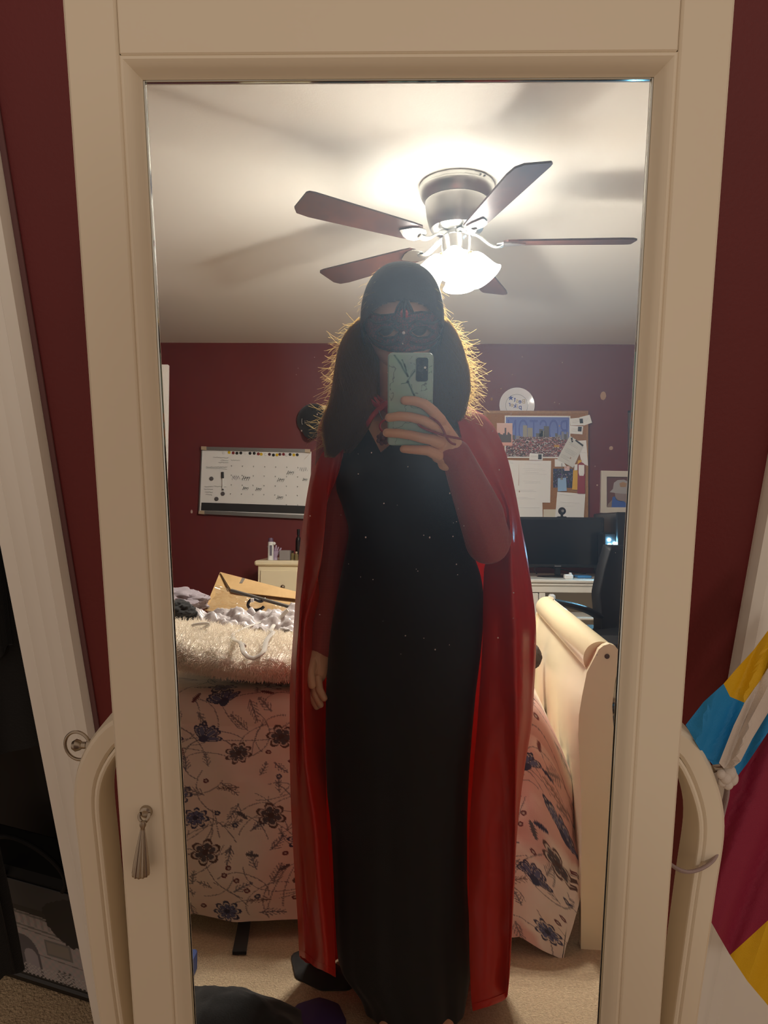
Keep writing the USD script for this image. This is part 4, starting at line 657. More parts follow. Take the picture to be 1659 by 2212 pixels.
def floral(X, S):
    base = linA([.89, .83, .77]); c = np.broadcast_to(base, X.shape + (3,)).copy(); rr = np.random.default_rng(21)
    n = meshkit.fbm(np.stack([X * 7, S * 7, 0 * X], -1), 3, 4); pk = np.clip((n - .52) * 6, 0, 1)[..., None] * np.clip((X + .75) * 3, .12, .6)[..., None]; c = c * (1 - pk) + pk * linA([.80, .50, .46])
    navy, mar, gry, brn, blu = (linA(q) for q in ([.16, .17, .30], [.40, .14, .15], [.33, .30, .32], [.34, .22, .18], [.40, .42, .58]))
    dx, ds = X[1, 0] - X[0, 0], S[0, 1] - S[0, 0]
    def win(x, s, r):
        i0, i1 = np.searchsorted(X[:, 0], [x - r, x + r]); j0, j1 = np.searchsorted(S[0], [s - r, s + r]); return slice(i0, i1), slice(j0, j1)
    def loc(x, s, r, a):
        w = win(x, s, r); u, v = X[w] - x, S[w] - s; return w, u * cos(a) + v * sin(a), -u * sin(a) + v * cos(a)
    def pnt(w, m, col, al=1.):
        q = c[w]; q[m] = q[m] * (1 - al) + col * al; c[w] = q
    pts = []
    def free(x, s, d): return all((x - a) ** 2 + (s - b) ** 2 > (d + e) ** 2 for a, b, e in pts)
    def stem(x, s, a, L, bend, col, wd=.0016):
        w = win(x, s, L + .02); m = np.zeros(X[w].shape, bool); P = []
        for t in np.linspace(0, L, int(L / .004)):
            P.append((x, s)); a += bend * .004; x += cos(a) * .004; s += sin(a) * .004; m |= ((X[w] - x) ** 2 + (S[w] - s) ** 2) < wd ** 2
        pnt(w, m, col, .75); return P, a
    def flower(x, s, R, np_, col, col2):
        w, u, v = loc(x, s, R * 1.1, rr.uniform(0, 6)); r = np.hypot(u, v); t = np.arctan2(v, u); f = np.abs(np.cos(np_ * t / 2)); ed = R * (.45 + .5 * f ** .6)
        pnt(w, r < ed, col); pnt(w, (r < ed * .82) & (f > .35), base * .8); pnt(w, (r < ed * .68) & (f > .45), col2); pnt(w, r < R * .2, col * .6)
    def lotus(x, s, R, col, col2):
        w, u, v = loc(x, s, R * 1.2, rr.uniform(-.5, .5) - pi / 2)
        for k in (-1.1, -.55, 0, .55, 1.1, -.8, .3):
            uu = u * cos(k) + v * sin(k); vv = -u * sin(k) + v * cos(k); el = ((uu - R * .5) / (R * .5)) ** 2 + (vv / (R * .2)) ** 2
            pnt(w, el < 1, col); pnt(w, el < .55, base * .75); pnt(w, el < .4, col2)
        pnt(w, np.hypot(u, v) < R * .25, col)
    def leaf(x, s, R, a, col):
        w, u, v = loc(x, s, R * 1.1, a); h = R * .34 * np.sqrt(np.clip(1 - (u / R) ** 2, 0, 1)) * (1 + .35 * np.sin(u * 22 / R * 1.0)); pnt(w, (np.abs(v) < h) & (np.abs(u) < R), col)
    def fern(x, s, a, L, col):
        P, _ = stem(x, s, a, L, rr.uniform(-9, 9), col, .0026)
        for i in range(2, len(P) - 1, 3):
            x0, s0 = P[i]; d = math.atan2(P[i][1] - P[i - 1][1], P[i][0] - P[i - 1][0])
            for sg_1 in (-1, 1): stem(x0, s0, d + sg_1 * .8, L * .36 * (1 - i / len(P) * .6), -sg_1 * 12, col, .0019)
    for _ in range(230):
        x, s = rr.uniform(-1.2, -.05), rr.uniform(.85, 1.94); stem(x, s, rr.uniform(0, 6.28), rr.uniform(.10, .24), rr.uniform(-14, 14), gry * 1.0, .0019)
    for kind, N_, d in (('f', 46, .048), ('fern', 150, .026), ('leaf', 80, .020), ('berry', 120, .012)):
        for _ in range(N_ * 6):
            x, s = rr.uniform(-1.2, -.045), rr.uniform(.85, 1.92)
            if N_ <= 0: break
            if not free(x, s, d): continue
            pts.append((x, s, d)); N_ -= 1
            if kind == 'f':
                k = rr.integers(3); cA, cB = ((navy, blu * .7), (mar, gry), (brn, gry * .8))[rr.integers(3)]
                if k == 0: flower(x, s, .047, 6, cA, cB)
                elif k == 1: lotus(x, s - .015, .056, cA, cB)
                else: flower(x, s, .042, 8, cA, cB)
            elif kind == 'fern': fern(x, s, rr.uniform(0, 6.28), rr.uniform(.05, .085), (navy * .8, gry, brn, gry)[rr.integers(4)])
            elif kind == 'leaf': leaf(x, s, rr.uniform(.016, .028), rr.uniform(0, 3), (navy, mar, navy, gry)[rr.integers(4)])
            else:
                w, u, v = loc(x, s, .012, 0); pnt(w, np.hypot(u, v) < .0085, (mar, navy, mar)[rr.integers(3)]); pnt(w, np.hypot(u, v) < .0038, base * .6)
    return c
cc = floral(CX_, CS).reshape(-1, 3); csh = open_grid(CP)
K['quilt'] = mat('printed_cotton', 'col', .62, bump=(300, .15), sheen_weight=.1)
solo('comforter', csh, 'quilt', 'white comforter printed with navy, maroon and grey flowers hanging over the bed side', 'comforter', smooth=True, col=cc)
# fluffy cream blanket along the near edge of the bed
def fluffy(x0, x1, yc, hw, z0, hh, n=160, m=44, seed=2, tl=0.):
    U, V = np.meshgrid(np.linspace(0, 1, n), np.arange(m) / m * 2 * pi, indexing='ij'); en = np.clip(np.minimum(U, 1 - U) * 14, 0, 1) ** .5
    sq_ = lambda t, p: np.sign(t) * np.abs(t) ** p
    y = yc + hw * sq_(np.cos(V), .75) * (.55 + .45 * en) + .03 * np.sin(U * 7 + seed); z = z0 + hh + hh * sq_(np.sin(V), .8) * (.4 + .6 * en) + tl * (1 - U) ** 2
    P = np.stack([x0 + (x1 - x0) * U, y, z], -1); nz = meshkit.fbm(P * A([22, 22, 22]), 3, seed) - .5; P[..., 1] += .03 * nz * np.cos(V); P[..., 2] += .035 * nz * np.clip(np.sin(V) + .3, 0, 1); return P
FP = fluffy(-1.35, -.62, .40, .225, .604, .046, tl=.06); FPb = B(FP); fm = loft(FPb); fm.fix_normals()
K['fleece'] = mat('cream_fleece', 'f3eadb', .95, bump=(120, .8, .006), sheen_weight=.3)
tfl = thing('fluffy_blanket', 'thick fluffy cream blanket folded along the near edge of the bed', 'blanket', B([-.8, .24, .685]))
tfl.part('blanket_body', fm, 'fleece', True)
def fur(tt, name, mesh, n, L, w, m, droop=.4, seed=1, clump=.006):
    r = np.random.default_rng(seed); pts, fi = trimesh.sample.sample_surface(mesh, n, seed=seed); nm = mesh.face_normals[fi]
    d = nm + r.normal(0, .55, (n, 3)) + A([0, 0, -droop]); d /= np.linalg.norm(d, axis=1, keepdims=True); side = r.normal(0, 1, (n, 3)); ts = np.linspace(0, 1, 4); ln = L * r.uniform(.5, 1.2, n)
    P = pts[:, None] + d[:, None] * (ts[None, :, None] * ln[:, None, None]) + side[:, None] * (clump * np.sin(ts * 2.6)[None, :, None]); curves(tt, name, P, np.tile(w * A([1, .9, .7, .25]), n), m, kind='stuff')
def curves(tt, name, P, wd, m, kind=None, under=None):
    path = uname(under or tt.path, name); P = P - tt.base; cv = UsdGeom.BasisCurves.Define(stage, path); cv.CreateTypeAttr('linear'); n, k = P.shape[:2]
    cv.CreatePointsAttr(Vt.Vec3fArray.FromNumpy(P.reshape(-1, 3).astype(np.float32))); cv.CreateCurveVertexCountsAttr(Vt.IntArray.FromNumpy(np.full(n, k, np.int32))); cv.CreateWidthsAttr(Vt.FloatArray.FromNumpy(np.asarray(wd, np.float32))); cv.SetWidthsInterpolation('vertex')
    UsdShade.MaterialBindingAPI.Apply(cv.GetPrim()).Bind(K[m] if isinstance(m, str) else m); tag(cv.GetPrim(), kind=kind); return path
fm_vis = fm.submesh([np.where((fm.face_normals[:, 1] < .35) | (fm.face_normals[:, 2] > -.2))[0]], append=True)
fur(tfl, 'pile', fm_vis, 26000, .020, .0016, 'fleece', .5, 3, .004)
# grey and black clothes bundled at the left of the bed
def lump(c, r, seed, amp=.25, sub=4, fr=3.): 
    q = trimesh.creation.icosphere(sub, 1.); v = q.vertices; n = meshkit.fbm(v * fr + seed, 4, seed) - .5; q.vertices = A(c) + v * A(r) * (1 + amp * 2 * n[:, None]); return q
solo('folded_sweater', xf(lump((0, 0, 0), (.13, .10, .055), 5, .3), lambda v: at(376, 1300, 2.95) + v), mat('grey_mauve_knit', '8d8388', .9, bump=(200, .4)), 'grey-mauve knitted clothes bundled at the left on the bed', 'clothing')
solo('black_bundle', xf(lump((0, 0, 0), (.055, .05, .04), 8, .3), lambda v: at(388, 1322, 2.66) + v), 'cloth', 'small black cloth bundle under the grey clothes on the bed', 'clothing')
K['plas'] = usdkit.material(stage, '/World/Looks/clear_plastic', {'t': ('transparent_bsdf', {'color': (.95, .95, .95)}), 'g': ('glossy_bsdf', {'color': (1, 1, 1), 'roughness': .06}), 'm': ('mix_closure', {'fac': .10})}, [('t.BSDF', 'm.closure1'), ('g.BSDF', 'm.closure2')], surface='m.closure')
# kraft envelope leaning on the pillows
tkr = thing('kraft_envelope', 'large brown kraft envelope with a folded flap leaning on the bed', 'envelope', at(545, 1325, 2.95)); K['kraft'] = mat('kraft_paper', 'b39161', .75, var=(9., 'a98757'), bump=(14, .35, .01))
def kq(px, Y=(2.95, 3.18), t=.004, lo=1325, hi=1238):   # a plane leaning back: lower edge nearer than the upper
    P = []
    for x, y in px: P.append(at(x, y, Y[0] + (Y[1] - Y[0]) * np.clip((lo - y) / (lo - hi), -.2, 1.2)))
    return A(P)
def ksheet(px, t=.006, off=0.):
    P = kq(px); q = sheet(A([[P[0] + A([0, -off, off]), P[1] + A([0, -off, off])], [P[3] + A([0, -off, off]), P[2] + A([0, -off, off])]]), t); return q
tkr.part('back_sheet', ksheet([(475, 1238), (700, 1297), (690, 1362), (442, 1318)]), 'kraft', False)
tkr.part('flap', ksheet([(476, 1239), (700, 1297), (640, 1297), (502, 1281)], .003, .006), 'kraft', False)
tkr.part('fold_line', tube([kq([(477, 1240)])[0] + A([0, -.006, .004]), kq([(496, 1276)])[0] + A([0, -.008, .005])], .0018, 5), mat('fold_brown', '5a4226', .8))
tkr.part('tape', ksheet([(524, 1252), (530, 1254), (524, 1264), (518, 1264)], .002, .008), mat('tape_grey', '6b6258', .5), False)
# clear garment bag with a dark hook and rod
tgb = thing('garment_bag', 'clear plastic garment bag with a black hook and dark rod lying over the envelope', 'bag', at(540, 1385, 2.6))
U, V = np.meshgrid(np.linspace(0, 1, 50), np.linspace(0, 1, 34), indexing='ij'); c4 = [at(470, 1262, 2.96), at(690, 1318, 2.96), at(660, 1352, 2.80), at(446, 1330, 2.80)]
P = (1 - V)[..., None] * ((1 - U)[..., None] * c4[0] + U[..., None] * c4[1]) + V[..., None] * ((1 - U)[..., None] * c4[3] + U[..., None] * c4[2]); nz = meshkit.fbm(np.stack([U * 5, V * 4, 0 * U], -1), 4, 17) - .5
P[..., 2] += .03 * nz; P[..., 1] -= .10 * nz + .02; tgb.part('film', sheet(P, .001), 'plas', True)
tgb.part('rod', tube([at(499, 1275, 2.88), at(650, 1318, 2.85)], .0065, 10), mat('grey_rod', '55504a', .4))
hk = smoothpath([at(x, y, 2.80) for x, y in ((568, 1297), (556, 1297), (546, 1294), (538, 1300), (536, 1309), (543, 1316), (555, 1318), (566, 1314), (570, 1310))], 5); tgb.part('hook', tube(hk, .0058, 10), 'black'); tgb.part('hook_label', cbox(at(545, 1297, 2.795) + A([-.006, -.004, -.006]), at(545, 1297, 2.795) + A([.006, .002, .008]), .001), 'paper')
# grey crinkled plastic sack
U, V = np.meshgrid(np.linspace(0, 1, 60), np.linspace(0, 1, 40), indexing='ij'); c4 = [at(415, 1328, 2.78), at(670, 1334, 2.78), at(650, 1392, 2.62), at(432, 1372, 2.64)]
P = (1 - V)[..., None] * ((1 - U)[..., None] * c4[0] + U[..., None] * c4[1]) + V[..., None] * ((1 - U)[..., None] * c4[3] + U[..., None] * c4[2]); nz = meshkit.fbm(np.stack([U * 7, V * 5, 0 * U], -1), 5, 23) - .5; rd = np.abs(meshkit.fbm(np.stack([U * 6 + 3, V * 4, 0 * U], -1), 3, 29) - .5)
P[..., 2] += .025 + .11 * nz + .05 * (.2 - rd); solo('plastic_sack', sheet(P, .003), mat('grey_plastic_film', 'c6bebd', .25, bump=(26, .5, .01), transmission_weight=.15), 'crinkled pale grey plastic sack spread over the bed behind the fluffy blanket', 'bag', smooth=True)
solo('plastic_loop', tube(smoothpath([at(x, y, 2.46) for x, y in ((415, 1352), (430, 1348), (452, 1349), (440, 1357), (428, 1366), (450, 1372), (490, 1374), (510, 1371))], 5), .005, 8), mat('milky_plastic', 'd9d4cc', .3, transmission_weight=.3), 'milky plastic handle loop on the bed left of the clear hanger', 'handle')
# clear plastic hanger on the fluffy blanket
thg = thing('clothes_hanger', 'milky clear plastic hanger lying on the fluffy blanket', 'hanger', at(550, 1424, 2.25)); K['milk'] = mat('hanger_plastic', 'ece8df', .12, transmission_weight=.35, ior=1.4)
hp = lambda L: smoothpath([at(x, y, float(np.clip(.335 * 1660 / (y - 1140), 2.10, 2.70))) for x, y in L], 6)
thg.part('hanger_bar', tube(hp([(503, 1368), (513, 1385), (524, 1401), (530, 1414), (537, 1420), (550, 1422), (561, 1416), (572, 1398), (590, 1365), (604, 1336), (622, 1318)]), .0052, 10, (1.4, .7)), 'milk')
thg.part('notch', [tube(hp([(519, 1396), (526, 1391), (529, 1395)]), .004, 8)], 'milk'); thg.part('cross_bar', tube(hp([(503, 1368), (540, 1352), (575, 1342), (604, 1336)]), .0035, 8), 'milk')
# things on the carpet

def onfloor(px, py, z=0.): d = ray(px, py); return CAM + d * ((z - HC) / d[2])
F0 = [onfloor(*q) for q in ((521, 1968), (545, 1968), (532, 2064), (502, 2064))]
solo('black_strap', sheet(A([[F0[0], F0[1]], [F0[3], F0[2]]]) + A([0, 0, .006]), .008), 'cloth', 'flat black strap lying on the carpet, sticking out from under the bed', 'strap')
solo('grey_sack', xf(lump((0, 0, 0), (.055, .09, .075), 31, .18), lambda v: onfloor(1243, 2005) + A([-.02, .10, .07]) + v), mat('grey_fabric', '4c4743', .85, bump=(160, .3)), 'dark grey cloth sack on the carpet under the foot of the bed', 'sack')
def floorcloth(poly, name, label, m, h=.05, seed=1, step=.011):
    P = A([onfloor(x, y)[:2] for x, y in poly]); g = sg.Polygon(P).buffer(.02, 4); q = tm(mf(trimesh.creation.extrude_polygon(g, .01, engine='earcut')).refine_to_length(step)); v = np.asarray(q.vertices)
    d = shapely.distance(g.exterior, shapely.points(v[:, 0], v[:, 1])); bl = np.clip(d / .08, 0, 1) ** .6; n = meshkit.fbm(np.stack([v[:, 0] * 12, v[:, 1] * 12, 0 * v[:, 0] + seed], -1), 4, seed); top = v[:, 2] > .005
    v = v.copy(); v[:, 2] = np.where(top, .004 + bl * h * (.45 + 1.1 * n), .0005); return solo(name, trimesh.Trimesh(v, q.faces, process=False), m, label, 'clothing', smooth=40)
floorcloth([(405, 2160), (470, 2156), (530, 2165), (580, 2180), (640, 2200), (650, 2260), (400, 2260)], 'black_trousers', 'black trousers crumpled on the carpet at the bottom left of the mirror', 'cloth', .05, 4)
floorcloth([(655, 2183), (690, 2172), (715, 2180), (728, 2210), (700, 2250), (650, 2245)], 'purple_top', 'purple cloth lying on the carpet beside the black trousers', mat('purple_cloth', '3a1f5e', .85, bump=(200, .3)), .022, 6)
solo('dark_pillow', xf(lump((0, 0, 0), (.05, .05, .05), 41, .12), lambda v: at(1141, 1418, 2.9) + v), mat('brown_velvet', '3a2a24', .8), 'dark brown cushion against the footboard behind the cape', 'cushion')
solo('blue_box', cbox(onfloor(404, 2120) + A([-.05, -.02, 0]), onfloor(413, 2120) + A([.002, .05, .05]), .004), mat('blue_card', '3c4f86', .6), 'blue box on the carpet just showing at the lower left mirror edge', 'box')
floorcloth([(646, 2070), (664, 2064), (700, 2086), (735, 2108), (745, 2130), (700, 2130), (655, 2108)], 'black_scarf', 'black knitted scarf lying on the carpet behind the left hem of the cape', 'cloth', .03, 9)

# ================================================================== the person holding the phone
YP = 1.72                                               # depth of the body's middle
def pp(px, py, y=YP): return at(px, py, y)
def spheres_hull(L): return m3.Manifold.batch_hull([m3.Manifold.sphere(r, 20).translate(tuple(map(float, p))) for p, r in L])
def bone(p, r, q, s): return spheres_hull([(p, r), (q, s)])
PH_N = RV @ A([-.023, .353, -.935]); PH_N /= np.linalg.norm(PH_N); PH_C = at(886, 864, 1.302)          # the phone's back faces the mirror, tipped down
PH_U = np.cross(PH_N, RV[:, 0]); PH_U /= np.linalg.norm(PH_U); PH_U *= np.sign(PH_U[2]); PH_R = np.cross(PH_U, PH_N); PH_R *= np.sign(PH_R[0])
PHW, PHH, PHT = .0765, .1585, .011
def php(px, py, off):                                   # point seen at a pixel, off in front of the phone's back
    d = ray(px, py); o = PH_C + PH_N * (PHT / 2 + off); return CAM + d * (((o - CAM) @ PH_N) / (d @ PH_N))
person = thing('person', 'masked person in long black dress and red cape holding a phone up', 'person', A([pp(880, 1500)[0], YP, 0]))
# -- head: sculpted from a sphere
HCn = A([pp(869, 690, 1.66)[0], 1.665, pp(869, 693, 1.66)[2]])
hd = trimesh.creation.icosphere(5, 1.); v = hd.vertices.copy(); x, y, z = v.T
hw = .078 * (1 - .30 * np.clip(-z - .15, 0, 1) ** 1.3 * 1.25); hx = x * hw; hy = y * np.where(y < 0, .092 - .012 * np.clip(-z, 0, 1), .098); hz_ = z * np.where(z > 0, .118, .122)
f = np.clip(-y, 0, 1) ** 2
def bmp(cx, cz, sx, sz, a): return a * np.exp(-((hx - cx) / sx) ** 2 - ((hz_ - cz) / sz) ** 2) * (y < 0)
FZ = -.028
hy -= bmp(0, -.028 + FZ, .011, .022, .016) + bmp(0, -.040 + FZ, .013, .010, .008) + bmp(0, .018 + FZ, .045, .012, .004) + bmp(0, -.118, .022, .014, .010) + bmp(0, -.068 + FZ, .022, .012, .005) + bmp(.036, -.03 + FZ, .02, .02, .003) + bmp(-.036, -.03 + FZ, .02, .02, .003)
hy += bmp(.031, FZ, .015, .010, .007) + bmp(-.031, FZ, .015, .010, .007) + bmp(0, -.0735 + FZ, .02, .003, .0015)
hv = np.stack([hx, hy, hz_], 1); hv[:, 2] *= 1.0
hd.vertices = hv + HCn
def ear(s):
    q = trimesh.creation.icosphere(3, 1.); w = q.vertices; r = 1 - .35 * np.exp(-((w[:, 1]) ** 2 + (w[:, 2] - .1) ** 2) * 3) * (w[:, 0] * s > 0); return trimesh.Trimesh(np.stack([w[:, 0] * .009 * r, w[:, 1] * .016, w[:, 2] * .029 + .01 * w[:, 2] * (w[:, 2] > 0)], 1) + HCn + A([s * .0735, .012, -.022]), q.faces)
# -- body: bones hulled and smoothed into one surface
sh = lambda px, py, y: pp(px, py, y)
nk0, nk1 = A([HCn[0] + .002, 1.695, 1.30]), A([HCn[0], 1.685, HCn[2] - .06])
c0 = lambda px, py, y=YP: pp(px, py, y)
shL, shR = c0(742, 935, 1.735), c0(992, 928, 1.735)
elL, wrL = c0(712, 1215, 1.77), c0(697, 1400, 1.73)
elR = A(c0(1058, 1158, 1.60)); wrR = php(985, 982, -.012)
hipC = c0(878, 1390); tors = [(c0(872, 905, 1.73), .055), (c0(815, 925, 1.73), .05), (c0(930, 922, 1.73), .05)]
T = []
T.append(spheres_hull([(c0(800, 930, 1.735), .058), (c0(945, 928, 1.735), .058), (c0(814, 1040, 1.725), .080), (c0(918, 1040, 1.725), .080)]))
T.append(spheres_hull([(c0(814, 1040, 1.72), .080), (c0(918, 1040, 1.72), .080), (c0(850, 1190, 1.725), .080), (c0(930, 1190, 1.725), .080)]))
T.append(spheres_hull([(c0(850, 1190, 1.725), .080), (c0(930, 1190, 1.725), .080), (c0(815, 1370, 1.73), .100), (c0(940, 1370, 1.73), .098)]))
for s_, px in ((-1, 835), (1, 905)): T.append(bone(c0(px - 5, 1045, 1.655), .052, c0(px, 1040, 1.71), .06))
T.append(bone(nk0, .052, nk1, .050)); T.append(spheres_hull([(nk0, .05), (c0(790, 912, 1.735), .034), (c0(955, 905, 1.735), .034)]))
for hp, kn, an in (((830, 1400), (832, 1770), (845, 2130)), ((925, 1400), (935, 1770), (940, 2130))):
    h_, k_, a_ = c0(*hp, 1.73), c0(*kn, 1.725), c0(*an, 1.735); T += [bone(h_, .086, k_, .055), bone(k_, .055, a_, .036)]
    ft_ = A([a_[0], 1.66, .022]); T.append(spheres_hull([(A([a_[0], 1.745, .035]), .032), (A([a_[0] - .004, 1.60, .02]), .019), (A([a_[0] + .02, 1.60, .018]), .016), (a_, .034)]))
    for i in range(5): T.append(bone(A([a_[0] - .028 + .014 * i, 1.60, .014]), .010, A([a_[0] - .030 + .0145 * i, 1.568 + .004 * abs(i - 1), .011]), .0085))
T += [bone(c0(785, 930, 1.735), .05, shL, .046), bone(shL, .046, elL, .036), bone(elL, .036, wrL, .024)]
T += [bone(c0(960, 925, 1.735), .05, shR, .046), bone(shR, .046, elR, .040), bone(elR, .040, elR + (wrR - elR) * .35, .040), bone(elR + (wrR - elR) * .35, .040, wrR, .024)]
body = m3.Manifold.batch_boolean(T, m3.OpType.Add)
# hand that holds the phone (palm behind and right of the phone, fingers in front of its back)
kn = {'i': php(951, 908, .006), 'm': php(956, 930, .008), 'r': php(948, 953, .008), 'p': php(938, 978, .006)}
H = [spheres_hull([(php(950, 912, -.006), .0125), (php(957, 932, -.006), .0135), (php(950, 955, -.006), .0135), (php(948, 984, -.010), .0135), (wrR, .022)]), spheres_hull([(php(958, 975, -.01), .015), (php(962, 1000, -.014), .014), (wrR, .022)])]
FG = [[((951, 908), .004, .0105), ((936, 889), .010, .0092), ((917, 873), .010, .0086), ((896, 866), .0085, .0080), ((874, 865), .0075, .0074)],
      [((957, 931), .004, .0112), ((936, 919), .011, .0094), ((914, 908), .011, .0088), ((888, 901), .0092, .0082), ((862, 899), .0085, .0080), ((841, 902), .0075, .0074)],
      [((950, 956), .004, .0112), ((930, 949), .011, .0096), ((912, 946), .011, .0088), ((888, 940), .0092, .0082), ((860, 936), .0085, .0080), ((836, 935), .0075, .0074)],
      [((946, 982), .002, .0110), ((924, 973), .009, .0090), ((905, 972), .009, .0082), ((888, 971), .007, .0076), ((872, 970), .006, .0068)]]
for F in FG:
    for a, b in zip(F[:-1], F[1:]): H.append(bone(php(*a[0], a[1]), a[2], php(*b[0], b[1]), b[2]))
for a, b in ((((948, 950), -.016, .013), ((926, 905), -.022, .010)), (((926, 905), -.022, .010), ((905, 880), -.021, .0085))): H.append(bone(php(*a[0], a[1]), a[2], php(*b[0], b[1]), b[2]))   # thumb on the screen side
# hanging hand at the other side, half behind the dress
H2 = [spheres_hull([(wrL, .024), (c0(684, 1425, 1.715), .026), (c0(676, 1462, 1.71), .024), (c0(689, 1455, 1.70), .018)])]
for k, (x0, y0, x1, y1, x2, y2, yy) in enumerate(((683, 1468, 681, 1495, 690, 1518, 1.668), (689, 1472, 688, 1502, 698, 1526, 1.655), (696, 1470, 697, 1500, 706, 1522, 1.645), (702, 1465, 706, 1490, 714, 1508, 1.640))):
    H2 += [bone(c0(x0 - 16, y0, yy + .045), .0098, c0(x1 - 16, y1, yy + .04), .0088), bone(c0(x1 - 16, y1, yy + .04), .0088, c0(x2 - 14, y2, yy + .034), .0075)]
H2 += [bone(c0(677, 1425, 1.70), .012, c0(670, 1452, 1.675), .0098), bone(c0(670, 1452, 1.675), .0098, c0(674, 1480, 1.66), .0085)]
def finish(Tm, step, it, w=.5):
    q = tm(Tm.refine_to_length(step)); q = trimesh.Trimesh(q.vertices, q.faces, process=True); trimesh.smoothing.filter_taubin(q, lamb=w, nu=w + .02, iterations=it); return q
bs = finish(body, .011, 14)
hs = finish(m3.Manifold.batch_boolean(H, m3.OpType.Add), .0032, 8); h2 = finish(m3.Manifold.batch_boolean(H2, m3.OpType.Add), .0036, 8)
def clean(q): return mf(trimesh.Trimesh(q.vertices, q.faces, process=True))
skin = m3.Manifold.batch_boolean([clean(q) for q in (bs, hd, ear(-1), ear(1), hs, h2)], m3.OpType.Add)
person.part('body', tm(skin), 'skin', 50, label='fair skinned body, bare hands')
# -- eyes and mouth, mostly behind the mask and the phone
for s_ in (-1, 1): person.part('eye', sph(HCn + A([s_ * .031, -.0675, FZ - .001]), .021, 3), mat(f'eye_{s_ + 1}', '2b2422', .2))
person.part('lips', sph(HCn + A([0, -.080, -.0715 + FZ]), .012, 3, (1.7, .5, .55)), mat('lips', 'a8645a', .45))
# -- masquerade mask: lace shell over the face
MKp = [(787, 672), (797, 670), (808, 678), (822, 681), (840, 680), (853, 678), (858, 664), (866, 651), (873, 646), (881, 651), (888, 664), (893, 676), (910, 674), (930, 675), (942, 672), (953, 668), (956, 676), (957, 708), (953, 726), (946, 738), (932, 750), (915, 756), (896, 758), (880, 762), (870, 762), (856, 759), (838, 757), (820, 751), (806, 741), (796, 730), (788, 712)]
def eyehole(cx): return sg.Polygon([(cx - 21, 719), (cx - 10, 711), (cx + 8, 710), (cx + 22, 717), (cx + 12, 725), (cx - 8, 727)]).buffer(1.5)
mpoly = sg.Polygon(MKp).buffer(2).buffer(-2).difference(eyehole(838)).difference(eyehole(911))
def onface(px, py, off):
    P = []
    for a, b, o in zip(px, py, off):
        d = ray(a, b); e = A([.082, .105, .128]); q0 = (CAM - HCn) / e; dd = d / e; A_ = dd @ dd; B_ = q0 @ dd; C_ = q0 @ q0 - 1; disc = max(B_ * B_ - A_ * C_, 0); P.append(CAM + d * ((-B_ - math.sqrt(disc)) / A_ - o))
    return A(P)
K['mask'] = usdkit.material(stage, '/World/Looks/mask_lace', {'g': ('geometry', {}), 'v': ('voronoi_texture', {'scale': 170., 'feature': 'distance_to_edge'}), 'n': ('noise_texture', {'scale': 55., 'detail': 3.}), 'a': ('math', {'math_type': 'multiply'}), 'r': ('rgb_ramp', {'ramp': [(.0, lin('121116')), (.03, lin('17141a')), (.05, lin('5a1016')), (.3, lin('7d141c'))]}),
    'p': ('principled_bsdf', {'roughness': .45})}, [('g.position', 'v.vector'), ('g.position', 'n.vector'), ('v.distance', 'a.value1'), ('n.fac', 'a.value2'), ('a.value', 'r.fac'), ('r.color', 'p.base_color')], surface='p.BSDF')
q = poly3(mpoly, 1., None, 5.); vv = q.vertices; mk = person.part('mask', trimesh.Trimesh(onface(vv[:, 0], vv[:, 1], vv[:, 2] * .0025 + .001 + .016 * np.exp(-((vv[:, 0] - 873) / 9) ** 2 - ((vv[:, 1] - 728) / 22) ** 2)), q.faces[:, ::-1], process=False), 'mask', 40, label='red and black lace masquerade mask')
def band_on(pts, r, off): return tube(onface([p[0] for p in pts], [p[1] for p in pts], [off] * len(pts)), r, 8)
def rim(poly, r, off):
    c = np.array(poly.exterior.coords if hasattr(poly, 'exterior') else poly); return band_on([tuple(c[i]) for i in range(0, len(c), 1)], r, off)
K['lace'] = mat('black_lace', '101014', .6, bump=(400, .5))
person.part('trim', [rim(mpoly, .0022, .004)], 'lace', under=mk)
for cx in (838, 911): person.part('eye_trim', rim(eyehole(cx).buffer(2), .0026, .005), 'lace', under=mk)
for pts in ([(800, 690), (822, 698), (846, 694), (862, 704)], [(948, 690), (926, 698), (902, 694), (884, 704)], [(800, 728), (822, 742), (846, 744), (862, 738)], [(946, 728), (926, 742), (902, 744), (884, 738)], [(873, 740), (874, 750), (872, 758)]): person.part('lace_motif', band_on(smoothpath(A(pts, float)[:, [0, 1]] if False else [(a, b, 0) for a, b in pts], 5)[:, :2], .0032, .004), 'lace', under=mk)
K['gem'] = mat('red_gem', 'c01020', .08, specular_ior_level=1.0, coat_weight=1.)
gv = onface([864, 882, 858, 873, 888, 866, 880, 873], [666, 666, 682, 690, 682, 676, 676, 674], [.003, .003, .003, .003, .003, .012, .012, .014])
person.part('gem', [trimesh.convex.convex_hull(gv)], 'gem', False, under=mk)
person.part('crest', [tube(onface([862, 866, 873], [682, 664, 648], [.006] * 3), .003, 8), tube(onface([884, 880, 873], [682, 664, 648], [.006] * 3), .003, 8), tube(onface([873, 873, 873], [652, 668, 690], [.016, .017, .012]), .003, 8)], 'lace', under=mk)
person.part('bead', [sph(onface([872], [719], [.024])[0], .0032, 2), sph(onface([870], [742], [.012])[0], .002, 2)], mat('crystal', 'f0e8ea', .05, 0, specular_ior_level=1.), under=mk)
for s_, px in ((-1, 797), (1, 942)): person.part('earring', sph(HCn + A([s_ * .079, .004, -.05]), .0042, 2), mat(f'pearl_{s_ + 1}', 'e8e2d8', .15))
